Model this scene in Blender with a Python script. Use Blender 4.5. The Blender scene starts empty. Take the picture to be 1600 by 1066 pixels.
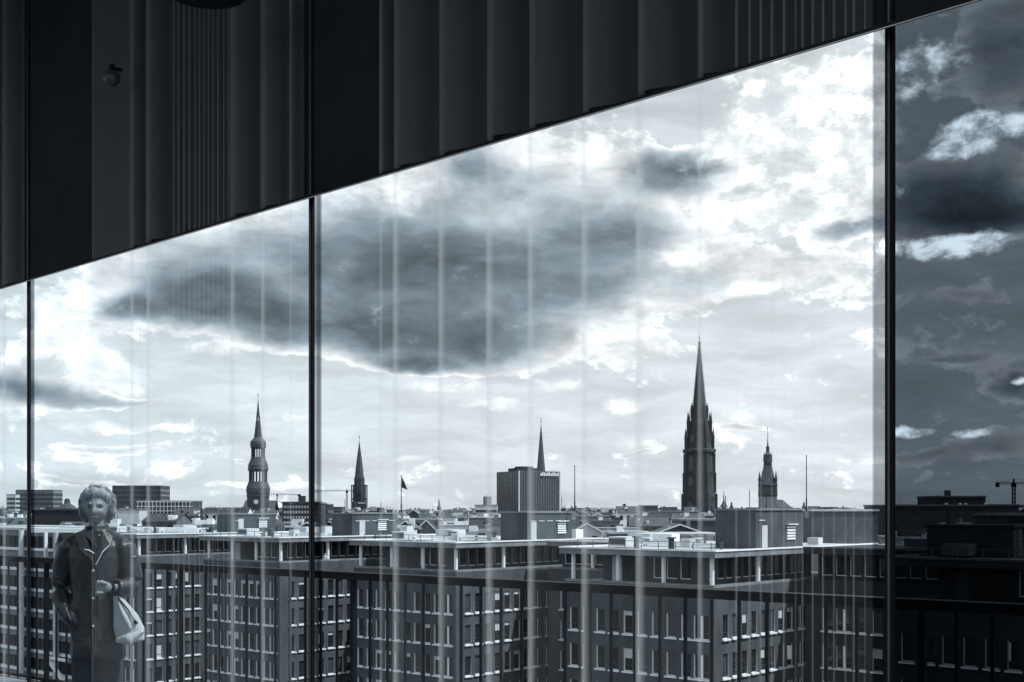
import bpy, bmesh, math, random
from mathutils import Vector, Matrix, noise as mnoise
random.seed(7)
R = math.radians
scene = bpy.context.scene
COL = scene.collection

# ------------------------------------------------------------------ camera
F, CX, HY, EYE = 1950.0, 800.0, 795.0, 1.6      # focal length in photo pixels, principal column, horizon row, eye height
GROUND = EYE - 38.0                              # the loggia is 38 m above the streets
cam_d = bpy.data.cameras.new('camera'); cam = bpy.data.objects.new('camera', cam_d); COL.objects.link(cam)
cam.location = (0, 0, EYE); cam.rotation_euler = (R(90), 0, 0)
cam_d.sensor_width = 36.0; cam_d.lens = F * 36.0 / 1600.0
cam_d.shift_y = (HY - 533.0) / 1600.0
cam_d.clip_start = 0.05; cam_d.clip_end = 20000
scene.camera = cam

# ------------------------------------------------------------------ light
SUN_AZ, SUN_EL = R(104), R(55)                    # clockwise from +Y, above the horizon
sun_d = bpy.data.lights.new('sun', 'SUN'); sun = bpy.data.objects.new('sun', sun_d); COL.objects.link(sun)
sun_d.energy = 5.0; sun_d.angle = R(0.5); sun_d.color = (1.0, 0.975, 0.945)
sdir = Vector((math.sin(SUN_AZ) * math.cos(SUN_EL), math.cos(SUN_AZ) * math.cos(SUN_EL), math.sin(SUN_EL)))
sun.rotation_euler = (-sdir).to_track_quat('-Z', 'Y').to_euler()
scene.view_settings.view_transform = 'Standard'; scene.view_settings.look = 'None'
scene.view_settings.exposure = 0.0; scene.view_settings.gamma = 1.0; scene.view_settings.use_curve_mapping = False
cy = scene.cycles
cy.transparent_max_bounces = 64; cy.max_bounces = 6; cy.volume_bounces = 0
cy.use_denoising = True; cy.sample_clamp_indirect = 6.0
try:
    cy.denoiser = 'OPENIMAGEDENOISE'
except Exception:
    pass

# ------------------------------------------------------------------ sky with broken cloud
world = bpy.data.worlds.new('World'); scene.world = world; world.use_nodes = True
world.cycles.sampling_method = 'MANUAL'; world.cycles.sample_map_resolution = 256
wn, wl = world.node_tree.nodes, world.node_tree.links
wn.clear()
def N(t, **kw):
    n = wn.new(t)
    for k, v in kw.items(): setattr(n, k, v)
    return n
def plug(sock, v):
    if isinstance(v, bpy.types.NodeSocket): wl.new(v, sock)
    elif v is not None: sock.default_value = v
def M(op, a, b=None, c=None, clamp=False):
    n = N('ShaderNodeMath', operation=op, use_clamp=clamp)
    for s, v in zip(n.inputs, (a, b, c)): plug(s, v)
    return n.outputs[0]
def VM(op, a, b=None, c=None):
    n = N('ShaderNodeVectorMath', operation=op)
    for s, v in zip(n.inputs, (a, b, c)): plug(s, v)
    return n.outputs['Value'] if op == 'LENGTH' else n.outputs[0]
def SM(v, a, b, lo=0.0, hi=1.0):
    n = N('ShaderNodeMapRange', interpolation_type='SMOOTHSTEP')
    plug(n.inputs['Value'], v); plug(n.inputs['From Min'], a); plug(n.inputs['From Max'], b); plug(n.inputs['To Min'], lo); plug(n.inputs['To Max'], hi)
    return n.outputs[0]
def MIXC(f, a, b):
    n = N('ShaderNodeMix', data_type='RGBA')
    plug(n.inputs[0], f); plug(n.inputs[6], a); plug(n.inputs[7], b)
    return n.outputs[2]
def NOISE(vec, scale, detail, rough=0.55, lac=2.0, dist=0.0):
    n = N('ShaderNodeTexNoise')
    plug(n.inputs['Vector'], vec); n.inputs['Scale'].default_value = scale; n.inputs['Detail'].default_value = detail
    n.inputs['Roughness'].default_value = rough; n.inputs['Lacunarity'].default_value = lac; n.inputs['Distortion'].default_value = dist
    return n
sky = N('ShaderNodeTexSky', sky_type='NISHITA', sun_disc=False, sun_elevation=SUN_EL, sun_rotation=SUN_AZ % (2 * math.pi), air_density=1.0, dust_density=1.0, ozone_density=1.0, altitude=40)
bw = N('ShaderNodeRGBToBW'); wl.new(sky.outputs[0], bw.inputs[0])
tc = N('ShaderNodeTexCoord'); dirv = tc.outputs['Generated']
sx = N('ShaderNodeSeparateXYZ'); wl.new(dirv, sx.inputs[0])
az = M('ARCTAN2', sx.outputs[0], sx.outputs[1]); el = M('ARCSINE', sx.outputs[2])
cx = N('ShaderNodeCombineXYZ'); plug(cx.inputs[0], az); plug(cx.inputs[1], el)
ae = cx.outputs[0]
warpn = NOISE(VM('MULTIPLY', ae, (1.0, 1.5, 1.0)), 9.0, 4.0, 0.6)
warp = VM('MULTIPLY', VM('SUBTRACT', warpn.outputs['Color'], (0.5, 0.5, 0.5)), (0.075, 0.04, 0.0))
aw = VM('ADD', ae, warp); aw2 = VM('ADD', ae, VM('MULTIPLY', warp, (.55, .55, 0)))
def ae_px(x, y):
    p, q = (x - CX) / F, (HY - y) / F
    return math.atan(p), math.atan(q / math.sqrt(1 + p * p))
def blobs(rows, vec):
    acc = None
    for x, y, rx, ry, amp in rows:
        a, e = ae_px(x, y); k = math.cos(a) ** 2
        v = VM('MULTIPLY_ADD', vec, (F / (rx * k), F / ry, 0), (-a * F / (rx * k), -e * F / ry, 0))
        s = SM(VM('LENGTH', v), 0.0, 1.0, amp, 0.0)
        acc = s if acc is None else M('ADD', acc, s)
    return acc
DARK = [(640, 390, 470, 210, .50), (340, 420, 270, 100, .45), (1010, 330, 270, 170, .30), (760, 300, 200, 70, .25), (430, 380, 160, 60, .3), (1200, 420, 260, 120, .16), (250, 720, 420, 60, .12), (900, 690, 500, 60, .10), (650, 470, 300, 150, .62), (560, 520, 160, 70, .85), (730, 545, 210, 60, 1.0), (690, 650, 420, 75, -1.3), (300, 600, 270, 62, -1.0), (800, 430, 260, 170, .62), (600, 390, 220, 130, .6), (930, 430, 190, 140, .5),
        (330, 470, 180, 62, 1.1), (210, 478, 80, 34, .9), (430, 505, 110, 60, 1.0), (300, 440, 150, 70, .5), (640, 572, 110, 26, .8), (960, 540, 120, 60, .25),
        (1050, 272, 135, 50, 1.0), (1100, 245, 80, 40, .5), (1000, 255, 80, 30, .3), (1325, 358, 95, 28, .9), (745, 265, 70, 36, .6),
        (90, 605, 130, 42, 1.0), (190, 632, 130, 17, .8), (20, 590, 70, 40, .7), (1100, 440, 100, 55, .35), (990, 360, 130, 60, .4),
        (1480, 310, 210, 95, 1.2), (1560, 335, 160, 60, .8), (1600, 80, 160, 120, .7), (1600, 610, 70, 26, .9), (1500, 470, 170, 18, .35), (1470, 560, 120, 10, .35),
        (1440, 705, 200, 18, .45), (1560, 690, 120, 26, .5), (400, 760, 160, 10, .3), (120, 745, 160, 9, .35), (170, 690, 150, 9, .45), (200, 668, 120, 8, .4),
        (770, 652, 80, 12, .6), (980, 656, 50, 8, .4), (995, 702, 65, 7, .45), (1150, 668, 80, 9, .35)]
WHITE = [(150, 575, 90, 55, 1.1), (200, 595, 60, 40, .9), (90, 480, 110, 50, .9), (130, 530, 110, 40, .8), (700, 604, 105, 20, .8), (765, 634, 95, 20, .9), (880, 602, 55, 18, .7),
         (978, 638, 48, 22, .8), (993, 692, 70, 12, .6), (1150, 652, 60, 18, .8), (1075, 400, 62, 34, .9), (1182, 446, 72, 22, .9), (930, 525, 80, 30, .9), (640, 718, 55, 10, .6),
         (545, 705, 36, 20, .6), (1250, 180, 200, 160, .60), (1180, 330, 170, 70, .6), (920, 235, 80, 45, .7), (1150, 230, 120, 60, .5), (600, 300, 120, 50, .5), (1330, 260, 110, 70, .6),
         (1320, 330, 100, 40, .5), (330, 545, 140, 22, .5), (440, 650, 80, 16, .6), (150, 665, 150, 16, .6), (110, 710, 130, 12, .5), (300, 700, 160, 12, .35)]
SUNLIT = [(1515, 212, 85, 50, 1.35), (1480, 228, 55, 34, .8), (1545, 200, 50, 30, .7), (1605, 205, 46, 34, 1.3), (1490, 388, 135, 32, 1.4), (1545, 374, 50, 30, .8), (1425, 674, 60, 14, 1.1), (1520, 678, 60, 12, .9), (1470, 85, 95, 60, .75), (1420, 130, 60, 80, .5),
          (1380, 385, 40, 20, .6), (1600, 600, 30, 10, .9), (1400, 300, 40, 40, .5)]
n_big = NOISE(VM('MULTIPLY', aw2, (1.0, 1.9, 1.0)), 13.0, 6.0, 0.6).outputs['Fac']
n_fine = NOISE(VM('MULTIPLY', aw2, (1.0, 1.35, 1.0)), 40.0, 6.0, 0.62).outputs['Fac']
n_str = NOISE(VM('MULTIPLY', aw, (1.0, 5.0, 1.0)), 8.0, 5.0, 0.6).outputs['Fac']
cov = SM(NOISE(VM('MULTIPLY', dirv, (1.0, 1.0, 2.2)), 2.3, 4.0, 0.55).outputs['Fac'], .50, .66, 0.0, 0.22)     # loose cloud over the whole dome
fd = M('ADD', blobs(DARK, aw), cov)
fd = M('ADD', fd, M('MULTIPLY', M('SUBTRACT', n_big, 0.5), 1.0))
fd = M('ADD', fd, M('MULTIPLY', M('SUBTRACT', n_fine, 0.5), 0.75))
mask_d = SM(fd, .10, .26)
fw = M('ADD', blobs(WHITE, aw2), M('MULTIPLY', M('SUBTRACT', n_fine, 0.5), 1.5))
mask_w = SM(fw, .12, .95)
fs = M('ADD', blobs(SUNLIT, aw2), M('MULTIPLY', M('SUBTRACT', n_fine, 0.5), 1.3))
mask_s = SM(fs, .26, 1.0)
streak = SM(n_str, .30, .72, 0.80, 1.10)
lum = M('MULTIPLY', M('ADD', M('MULTIPLY', bw.outputs[0], .40), 4.5), streak)      # thin high cloud over the whole sky
skyc = N('ShaderNodeCombineColor')
SKYG = 1.0
plug(skyc.inputs[0], M('MULTIPLY', lum, .955 * SKYG)); plug(skyc.inputs[1], M('MULTIPLY', lum, 1.0 * SKYG)); plug(skyc.inputs[2], M('MULTIPLY', lum, 1.015 * SKYG))
ramp = N('ShaderNodeValToRGB'); plug(ramp.inputs[0], M('MULTIPLY', fd, .60))
els = ramp.color_ramp.elements
stops = ((.10, .88, 0), (.20, .72, 0), (.30, .54, .3), (.42, .40, .6), (.60, .25, 1), (.90, .12, 1))
els[0].position, els[1].position = stops[0][0], stops[-1][0]
for pos, _, _ in stops[1:-1]: els.new(pos)
for e, (pos, v, tone) in zip(sorted(els, key=lambda q: q.position), stops): e.color = (v * (1 - .16 * tone), v, v * (1 + .13 * tone), 1)
mod = M('MULTIPLY', SM(n_fine, .25, .75, .72, 1.35), SM(n_str, .28, .72, .80, 1.25))
modv = N('ShaderNodeCombineXYZ'); [plug(q, M('MULTIPLY', mod, 9.0)) for q in modv.inputs]
dark_c = VM('MULTIPLY', ramp.outputs[0], modv.outputs[0])        # bright thin rims, dark thick cores
c1 = MIXC(mask_d, skyc.outputs[0], dark_c)
white_c = MIXC(SM(n_fine, .3, .7), (6.7, 6.9, 6.9, 1), (9.8, 9.7, 9.2, 1))
c2 = MIXC(M('MULTIPLY', mask_w, .92), c1, white_c)
c3 = MIXC(mask_s, c2, MIXC(SM(n_fine, .36, .62), (11, 11.8, 12.2, 1), (40, 40, 39, 1)))
bg = N('ShaderNodeBackground'); plug(bg.inputs[0], c3); bg.inputs[1].default_value = 0.14
wo = N('ShaderNodeOutputWorld'); wl.new(bg.outputs[0], wo.inputs[0])

# ------------------------------------------------------------------ materials
MATS = {}
def slate(v):                                    # the photograph is toned: greys lean to blue, more so the darker they are
    k = max(0.0, min(1.0, (math.log10(max(v, .004)) + 2.2) / 2.2))
    return (v * (.72 + .24 * k), v * (1.0), v * (1.26 - .22 * k))
def mat(name, v, rough=.7, var=.25, scale=2.0, metal=0.0, spec=.3, coords='Object', stretch=(1, 1, 1)):
    if name in MATS: return MATS[name]
    m = bpy.data.materials.new(name); m.use_nodes = True; nt = m.node_tree
    b = nt.nodes['Principled BSDF']; b.inputs['Roughness'].default_value = rough; b.inputs['Metallic'].default_value = metal
    b.inputs['Specular IOR Level'].default_value = spec
    c = slate(v)
    if var:
        t = nt.nodes.new('ShaderNodeTexCoord'); mp = nt.nodes.new('ShaderNodeMapping'); mp.inputs['Scale'].default_value = stretch
        n = nt.nodes.new('ShaderNodeTexNoise'); n.inputs['Scale'].default_value = scale; n.inputs['Detail'].default_value = 6; n.inputs['Roughness'].default_value = .65
        r = nt.nodes.new('ShaderNodeValToRGB'); r.color_ramp.elements[0].position = .28; r.color_ramp.elements[1].position = .72
        r.color_ramp.elements[0].color = tuple(x * (1 - var) for x in c) + (1,); r.color_ramp.elements[1].color = tuple(min(1, x * (1 + var)) for x in c) + (1,)
        nt.links.new(t.outputs[coords], mp.inputs[0]); nt.links.new(mp.outputs[0], n.inputs['Vector']); nt.links.new(n.outputs['Fac'], r.inputs[0]); nt.links.new(r.outputs[0], b.inputs['Base Color'])
    else:
        b.inputs['Base Color'].default_value = c + (1,)
    MATS[name] = m
    return m
def volume_mat(name, kind, color, density, g=0.0):
    m = bpy.data.materials.new(name); m.use_nodes = True; nt = m.node_tree; nt.nodes.clear()
    o = nt.nodes.new('ShaderNodeOutputMaterial')
    v = nt.nodes.new('ShaderNodeVolumeAbsorption' if kind == 'abs' else 'ShaderNodeVolumePrincipled')
    v.inputs['Color'].default_value = color + (1,); v.inputs['Density'].default_value = density
    if kind != 'abs': v.inputs['Anisotropy'].default_value = g
    nt.links.new(v.outputs[0], o.inputs['Volume'])
    return m
brick = mat('dark_brick', .080, .9, .38, .55, spec=.1, stretch=(1, 1, .35))
brick2 = mat('worn_brick', .085, .9, .38, .6, spec=.1, stretch=(1, 1, .4))
white = mat('white_paint', .78, .5, .06, 3)
offwhite = mat('weathered_render', .55, .8, .2, .6)
concrete = mat('concrete', .19, .85, .38, .6, stretch=(1, 1, .5))
gravel = mat('roof_gravel', .36, .95, .5, .35)
slatem = mat('roof_slate', .055, .7, .35, .8)
roofgrey = mat('roof_grey', .11, .8, .3, .5)
tar = mat('roof_tar', .035, .9, .35, .5)
stone = mat('dark_sandstone', .05, .9, .35, .35)
copper = mat('dull_copper', .065, .7, .3, .3)
glassd = mat('dark_window_glass', .02, .08, .3, .3, spec=.6)
glassm = mat('grey_window_glass', .06, .12, .4, .4, spec=.6)
blind = mat('window_blind', .5, .8, .1, 2)
steel = mat('dark_steel', .007, .55, .2, 8, spec=.12)
alum = mat('grey_aluminium', .09, .4, .2, 6, metal=.3)
black = mat('black_panel', .026, .8, .25, 1.5, spec=.05)
foliage = mat('foliage', .05, .8, .5, 3)
asphalt = mat('city_ground', .06, .95, .4, .02)
deck = mat('terrace_slabs', .22, .85, .25, 1.2)
floor_in = mat('interior_floor', .10, .6, .25, 1.0)
ceil_m = mat('ceiling_board', .05, .8, .15, 1.0)

# ------------------------------------------------------------------ mesh helpers
class MB:
    def __init__(s): s.v, s.f, s.mi, s.ms = [], [], [], []
    def m(s, mt):
        if mt not in s.ms: s.ms.append(mt)
        return s.ms.index(mt)
    def face(s, pts, mt):
        b = len(s.v); s.v += [tuple(p) for p in pts]; s.f.append(tuple(range(b, b + len(pts)))); s.mi.append(s.m(mt))
    def box(s, x0, x1, y0, y1, z0, z1, mt):
        b = len(s.v)
        s.v += [(x0, y0, z0), (x1, y0, z0), (x1, y1, z0), (x0, y1, z0), (x0, y0, z1), (x1, y0, z1), (x1, y1, z1), (x0, y1, z1)]
        for q in ((0, 3, 2, 1), (4, 5, 6, 7), (0, 1, 5, 4), (1, 2, 6, 5), (2, 3, 7, 6), (3, 0, 4, 7)):
            s.f.append(tuple(b + i for i in q)); s.mi.append(s.m(mt))
    def bar(s, a, c, w, mt, h=None, up=(0, 0, 1)):
        a, c = Vector(a), Vector(c); d = (c - a).normalized(); u = Vector(up)
        if abs(d.dot(u)) > .98: u = Vector((0, 1, 0))
        e = d.cross(u).normalized() * (w / 2); g = e.cross(d).normalized() * ((h or w) / 2)
        b = len(s.v)
        for p in (a, c):
            for k, l in ((-1, -1), (1, -1), (1, 1), (-1, 1)): s.v.append(tuple(p + e * k + g * l))
        for q in ((0, 1, 2, 3), (7, 6, 5, 4), (0, 4, 5, 1), (1, 5, 6, 2), (2, 6, 7, 3), (3, 7, 4, 0)):
            s.f.append(tuple(b + i for i in q)); s.mi.append(s.m(mt))
    def loft(s, rings, mt, n=8, rot=None, c=(0, 0), cap=True):
        """rings: (z, radius[, ry]) n-gon sections"""
        rot = math.pi / n if rot is None else rot
        b = len(s.v)
        for rg in rings:
            z, rx = rg[0], rg[1]; ry = rg[2] if len(rg) > 2 else rx
            for i in range(n):
                a = rot + i * 2 * math.pi / n; s.v.append((c[0] + rx * math.cos(a), c[1] + ry * math.sin(a), z))
        for k in range(len(rings) - 1):
            for i in range(n):
                j = (i + 1) % n
                s.f.append((b + k * n + i, b + k * n + j, b + (k + 1) * n + j, b + (k + 1) * n + i)); s.mi.append(s.m(mt))
        if cap:
            s.f.append(tuple(b + n - 1 - i for i in range(n))); s.mi.append(s.m(mt))
            s.f.append(tuple(b + (len(rings) - 1) * n + i for i in range(n))); s.mi.append(s.m(mt))
    def tube(s, pts, rad, mt, n=8):
        pts = [Vector(p) for p in pts]; b = len(s.v)
        rad = rad if isinstance(rad, (list, tuple)) else [rad] * len(pts)
        for k, p in enumerate(pts):
            d = (pts[min(k + 1, len(pts) - 1)] - pts[max(k - 1, 0)]).normalized()
            u = Vector((0, 0, 1)) if abs(d.z) < .9 else Vector((0, 1, 0))
            e = d.cross(u).normalized(); g = e.cross(d)
            for i in range(n):
                a = 2 * math.pi * i / n; s.v.append(tuple(p + (e * math.cos(a) + g * math.sin(a)) * rad[k]))
        for k in range(len(pts) - 1):
            for i in range(n):
                j = (i + 1) % n
                s.f.append((b + k * n + i, b + k * n + j, b + (k + 1) * n + j, b + (k + 1) * n + i)); s.mi.append(s.m(mt))
        s.f.append(tuple(b + n - 1 - i for i in range(n))); s.mi.append(s.m(mt))
        s.f.append(tuple(b + (len(pts) - 1) * n + i for i in range(n))); s.mi.append(s.m(mt))
    def wall(s, o, e, L, z0, z1, openings, mt, depth=.2, reveal=None):
        """one facade with real openings and reveals; o 2-D start, e unit direction, outward normal (e.y,-e.x)"""
        ex, ey = e; nx, ny = ey, -ex
        P = lambda a, z, d=0: (o[0] + ex * a - nx * d, o[1] + ey * a - ny * d, z)
        xs = sorted({0.0, L, *[q for p in openings for q in p[:2]]}); zs = sorted({z0, z1, *[q for p in openings for q in p[2:4]]})
        for i in range(len(xs) - 1):
            for j in range(len(zs) - 1):
                mx, mz = (xs[i] + xs[i + 1]) / 2, (zs[j] + zs[j + 1]) / 2
                if any(p[0] < mx < p[1] and p[2] < mz < p[3] for p in openings): continue
                s.face([P(xs[i], zs[j]), P(xs[i + 1], zs[j]), P(xs[i + 1], zs[j + 1]), P(xs[i], zs[j + 1])], mt)
        rv = reveal or mt
        for a0, a1, b0, b1 in [p[:4] for p in openings]:
            s.face([P(a0, b0), P(a0, b0, depth), P(a0, b1, depth), P(a0, b1)][::-1], rv)
            s.face([P(a1, b0), P(a1, b0, depth), P(a1, b1, depth), P(a1, b1)], rv)
            s.face([P(a0, b0), P(a1, b0), P(a1, b0, depth), P(a0, b0, depth)][::-1], rv)
            s.face([P(a0, b1), P(a1, b1), P(a1, b1, depth), P(a0, b1, depth)], rv)
    def mesh(s, name, smooth=False):
        me = bpy.data.meshes.new(name); me.from_pydata(s.v, [], s.f)
        for mt in s.ms: me.materials.append(mt)
        me.polygons.foreach_set('material_index', s.mi)
        if smooth: me.polygons.foreach_set('use_smooth', [True] * len(s.f))
        me.update(); return me
    def build(s, name, parent=None, loc=(0, 0, 0), rotz=0.0, smooth=False):
        return link(name, s.mesh(name, smooth), parent, loc, rotz)
def link(name, data, parent=None, loc=(0, 0, 0), rotz=0.0):
    o = bpy.data.objects.new(name, data); COL.objects.link(o); o.parent = parent
    o.location = loc; o.rotation_euler = (0, 0, rotz); return o
def thing(name, label, cat, loc=(0, 0, 0), rotz=0.0, group=None):
    return tag(link(name, None, None, loc, rotz), label, cat, group)
def tag(o, label, cat, group=None):
    o['label'] = label; o['category'] = cat
    if group: o['group'] = group
    return o
def kind(o, k): o['kind'] = k; return o
def at(x, y, D): return Vector(((x - CX) / F * D, D, EYE + (HY - y) / F * D))

# ------------------------------------------------------------------ ground
mb = MB(); mb.face([(-9000, -9000, 0), (9000, -9000, 0), (9000, 9000, 0), (-9000, 9000, 0)], asphalt)
kind(mb.build('ground', None, (0, 0, GROUND)), 'structure')

# ------------------------------------------------------------------ the loggia: floor, ceiling, window wall
FE = Vector((-1962, 1950, 0)).normalized()       # direction of the window wall, towards the far left
FN = Vector((FE.y, -FE.x, 0))                    # its outward normal, towards the city
if FN.y < 0: FN = -FN
FD = 3.07                                        # distance of the glass from the camera
def on_wall(x, d=FD):
    r = Vector(((x - CX) / F, 1, 0)); return r * (d / r.dot(FN))
def a_of(x, d=FD): return on_wall(x, d).dot(FE)  # running metre along the wall
FROT = math.atan2(FE.y, FE.x)                    # local +x of wall objects runs along FE, local -y is outward? (checked below)
HEAD = 755 * on_wall(1391).y / F                 # window head above eye level
# wall-local frame: x = running metre, y = towards the room (so +y faces the camera), z up
WALL = Matrix(((FE.x, -FN.x, 0, 0), (FE.y, -FN.y, 0, 0), (0, 0, 1, 0), (0, 0, 0, 1)))
def wl_pt(a, y, z):                              # y metres in front of the glass, on the room side
    p = FE * a + FN * (FD - y); return Vector((p.x, p.y, z))
WROT = math.atan2(FE.y, FE.x)
assert abs(Vector((-math.sin(WROT), math.cos(WROT), 0)).dot(-FN) - 1) < 1e-6
WORG = FN * FD
def wall_thing(name, label, cat, group=None): return thing(name, label, cat, (WORG.x, WORG.y, 0), WROT, group)
A = {k: a_of(k) for k in (45, 487, 1391)}
BAY = ((A[45] - A[487]) + (A[487] - A[1391])) / 2
mull = [A[45] + BAY, A[45], A[487], A[1391], A[1391] - BAY]       # running metres, left to right
TOPZ, ZH = EYE + 3.6, EYE + HEAD
mb = MB(); mb.box(mull[4] - 1, mull[0] + 3, .02, 9.0, -.2, 0, floor_in)
kind(mb.build('interior_floor', None, (WORG.x, WORG.y, 0), WROT), 'structure')
mb = MB(); mb.box(mull[4] - 1, mull[0] + 3, -.1, 5.2, TOPZ, TOPZ + .3, ceil_m)
kind(mb.build('ceiling', None, (WORG.x, WORG.y, 0), WROT), 'structure')

gw = wall_thing('window_wall', 'tall glazed window wall with slender dark mullions, running the width of the view', 'window')
pane_clear = volume_mat('clear_pane_glass', 'abs', (.86, .93, .97), 45.0)
pane_dark = volume_mat('smoked_pane_glass', 'abs', (.113, .19, .255), 182.0)
fin_glass = volume_mat('tinted_edge_glass', 'abs', (.113, .19, .255), 85.0)
for i, a in enumerate(mull):
    mb = MB(); w = .0125
    mb.box(a - w, a + w, -.006, .006, 0, TOPZ, steel)
    mb.box(a - .003, a + .003, .0062, .009, 0, TOPZ, alum)
    mb.build('mullion', gw)
for i in range(4):
    hi, lo = mull[i] - .004, mull[i + 1] + .004
    e_right = .058 if i == 2 else .022
    e_left = .034 if i == 2 else .018
    dark = i == 3
    if dark: e_left = e_right = 0.0
    mb = MB(); mb.box(lo + e_right, hi - e_left, -.026, -.014, .06, ZH + .02, pane_dark if dark else pane_clear)
    p = mb.build('pane', gw)
    if dark: p['label'] = 'smoked dark glass pane at the right edge of the view'
    if not dark:
        for x0, x1 in ((lo, lo + e_right - .001), (hi - e_left + .001, hi)):
            mb = MB(); mb.box(x0, x1, -.026, -.014, .06, ZH + .02, fin_glass); mb.build('tinted_edge_strip', gw)
    mb = MB(); mb.box(lo - .0015, hi + .0015, -.03, .0055, 0, .058, steel); mb.build('bottom_rail', gw)
bh = wall_thing('bulkhead', 'black bulkhead above the window front, its lower edge climbing to the right', 'bulkhead')
for i in range(4):
    hi, lo = mull[i] - .013, mull[i + 1] + .013
    mb = MB(); mb.box(lo, hi, -.012, 0, ZH, TOPZ, black); pn = mb.build('panel', bh)
zl = EYE + HEAD * ((FD - .09) / FD)                  # slim lip that hides the hems of the upper curtains
mb = MB(); x0_, x1_ = mull[4] - 1, mull[0] + 1
mb.box(x0_, x1_, .086, .091, zl, zl + .010, black); mb.face([(x0_, .0862, zl + .0012), (x1_, .0862, zl + .0012), (x1_, -.012, ZH + .006), (x0_, -.012, ZH + .006)], black); mb.build('lip', bh)
mb = MB(); mb.box(x0_, x1_, .0865, .0915, zl - .0022, zl - .0003, white); mb.build('edge_trim', bh)

# ------------------------------------------------------------------ curtains: dim drape above the head, sheer veil below
lining = mat('curtain_lining', .032, .9, .15, 1.0, spec=.02, stretch=(20, 20, .5))
sheer_up = volume_mat('sheer_fabric_upper', 'scatter', (.80, .94, 1.0), 60.0, 0.0)
sheer_m = volume_mat('sheer_fabric', 'scatter', (.93, .98, 1.0), 3.5, 0.0)
CD = FD + .07                                    # plane of the sheer, between bulkhead and terrace
def curtain(label, xs, amp, plain_first=False):
    """xs: photo columns of the fold edges, left to right"""
    cu = wall_thing('curtain', label, 'curtain', 'curtains along the window front')
    def path_of(d, y0, amp, p=2.1):
        """each fold leaves its left edge running with the line of sight and flattens to the right, then turns back short"""
        d = FD - (y0 - amp); a = [a_of(x, d) for x in xs]; path = []; q = random.Random(len(xs))
        for k in range(len(a) - 1):
            w = a[k] - a[k + 1]; tn = a[k] / d; am = min(amp, .45 * w / tn) * q.uniform(.7, 1.0); t1 = am * tn / w
            plain = plain_first and k == 0
            if plain: am *= .15; t1 *= .15
            for j in range(8):
                u = j / 7; path.append((a[k] - w * t1 * u, y0 - amp + am * (1 - (1 - u) ** p), 1.0 if plain else min(3.6, .6 + w * 16) * (1 - .25 * u)))
            for j in range(1, 9):
                u = j / 9; path.append((a[k] - w * (t1 + (1 - t1) * u), y0 - amp + am * (.5 + .5 * math.cos(math.pi * u)), 1.0 if plain else max(.55, min(3.6, .6 + w * 16) * .75 * (1 - u * 1.25))))
        path.append((a[-1], y0 - amp, 1.0)); return path, a
    def slab(path, z0, z1, th, mt, name):
        mb = MB(); n = len(path); off = []
        for k in range(n):
            p, q = Vector(path[max(k - 1, 0)][:2]), Vector(path[min(k + 1, n - 1)][:2]); d = (q - p).normalized(); nn = Vector((-d.y, d.x)) * th * path[k][2] / 2
            off.append((Vector(path[k][:2]) + nn, Vector(path[k][:2]) - nn))
        for z in (z0, z1):
            for u, w_ in off: mb.v += [(u.x, u.y, z), (w_.x, w_.y, z)]
        B = 2 * n; mi = mb.m(mt)
        def q(*f): mb.f.append(f); mb.mi.append(mi)
        for k in range(n - 1):
            i = 2 * k
            q(i, i + 2, B + i + 2, B + i); q(i + 1, B + i + 1, B + i + 3, i + 3)
            q(i, i + 1, i + 3, i + 2); q(B + i, B + i + 2, B + i + 3, B + i + 1)
        q(0, B, B + 1, 1); i = 2 * n - 2; q(i, i + 1, B + i + 1, B + i)
        o = mb.build(name, cu)
        bm = bmesh.new(); bm.from_mesh(o.data); bmesh.ops.recalc_face_normals(bm, faces=bm.faces); bm.to_mesh(o.data); bm.free()
        return o
    path, a = path_of(CD, -.035, amp); slab(path, .03, ZH + .10, .0045, sheer_m, 'sheer_veil')
    # above the head: an opaque lining over the bulkhead and the sheer again in front of it, hems behind the lip
    zb = EYE + HEAD * ((FD - .09) / FD) + .034
    path, a = path_of(FD - .05, .070, .055); slab(path, zb, TOPZ - .02, .0045, sheer_up, 'upper_sheer')
    mb = MB(); mb.box(a[-1], a[0], .002, .006, ZH + .004, TOPZ - .02, lining); mb.build('lining', cu)
    mb = MB(); mb.box(a[-1] - .01, a[0] + .01, .005, .09, TOPZ - .018, TOPZ - .002, steel); mb.build('curtain_track', cu)
    return cu
curtain('narrow strip of pale curtain at the far left edge of the view', [-160, -110, -60, -20, 8, 38], .15)
curtain('sheer curtain with a tight bunch of pleats, behind the woman in the coat', [145, 208, 234, 272, 279, 288, 296, 305, 312, 319, 326, 333, 341, 350, 357, 366, 413, 455, 474], .16, True)
curtain('wide sheer curtain in the middle bay, gathered in even pleats towards its right end',
        [597, 622, 693, 769, 834, 918, 1005, 1097, 1152, 1172, 1190, 1207, 1226, 1244, 1255, 1271, 1287, 1304, 1322, 1335, 1352, 1363], .17)

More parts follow.
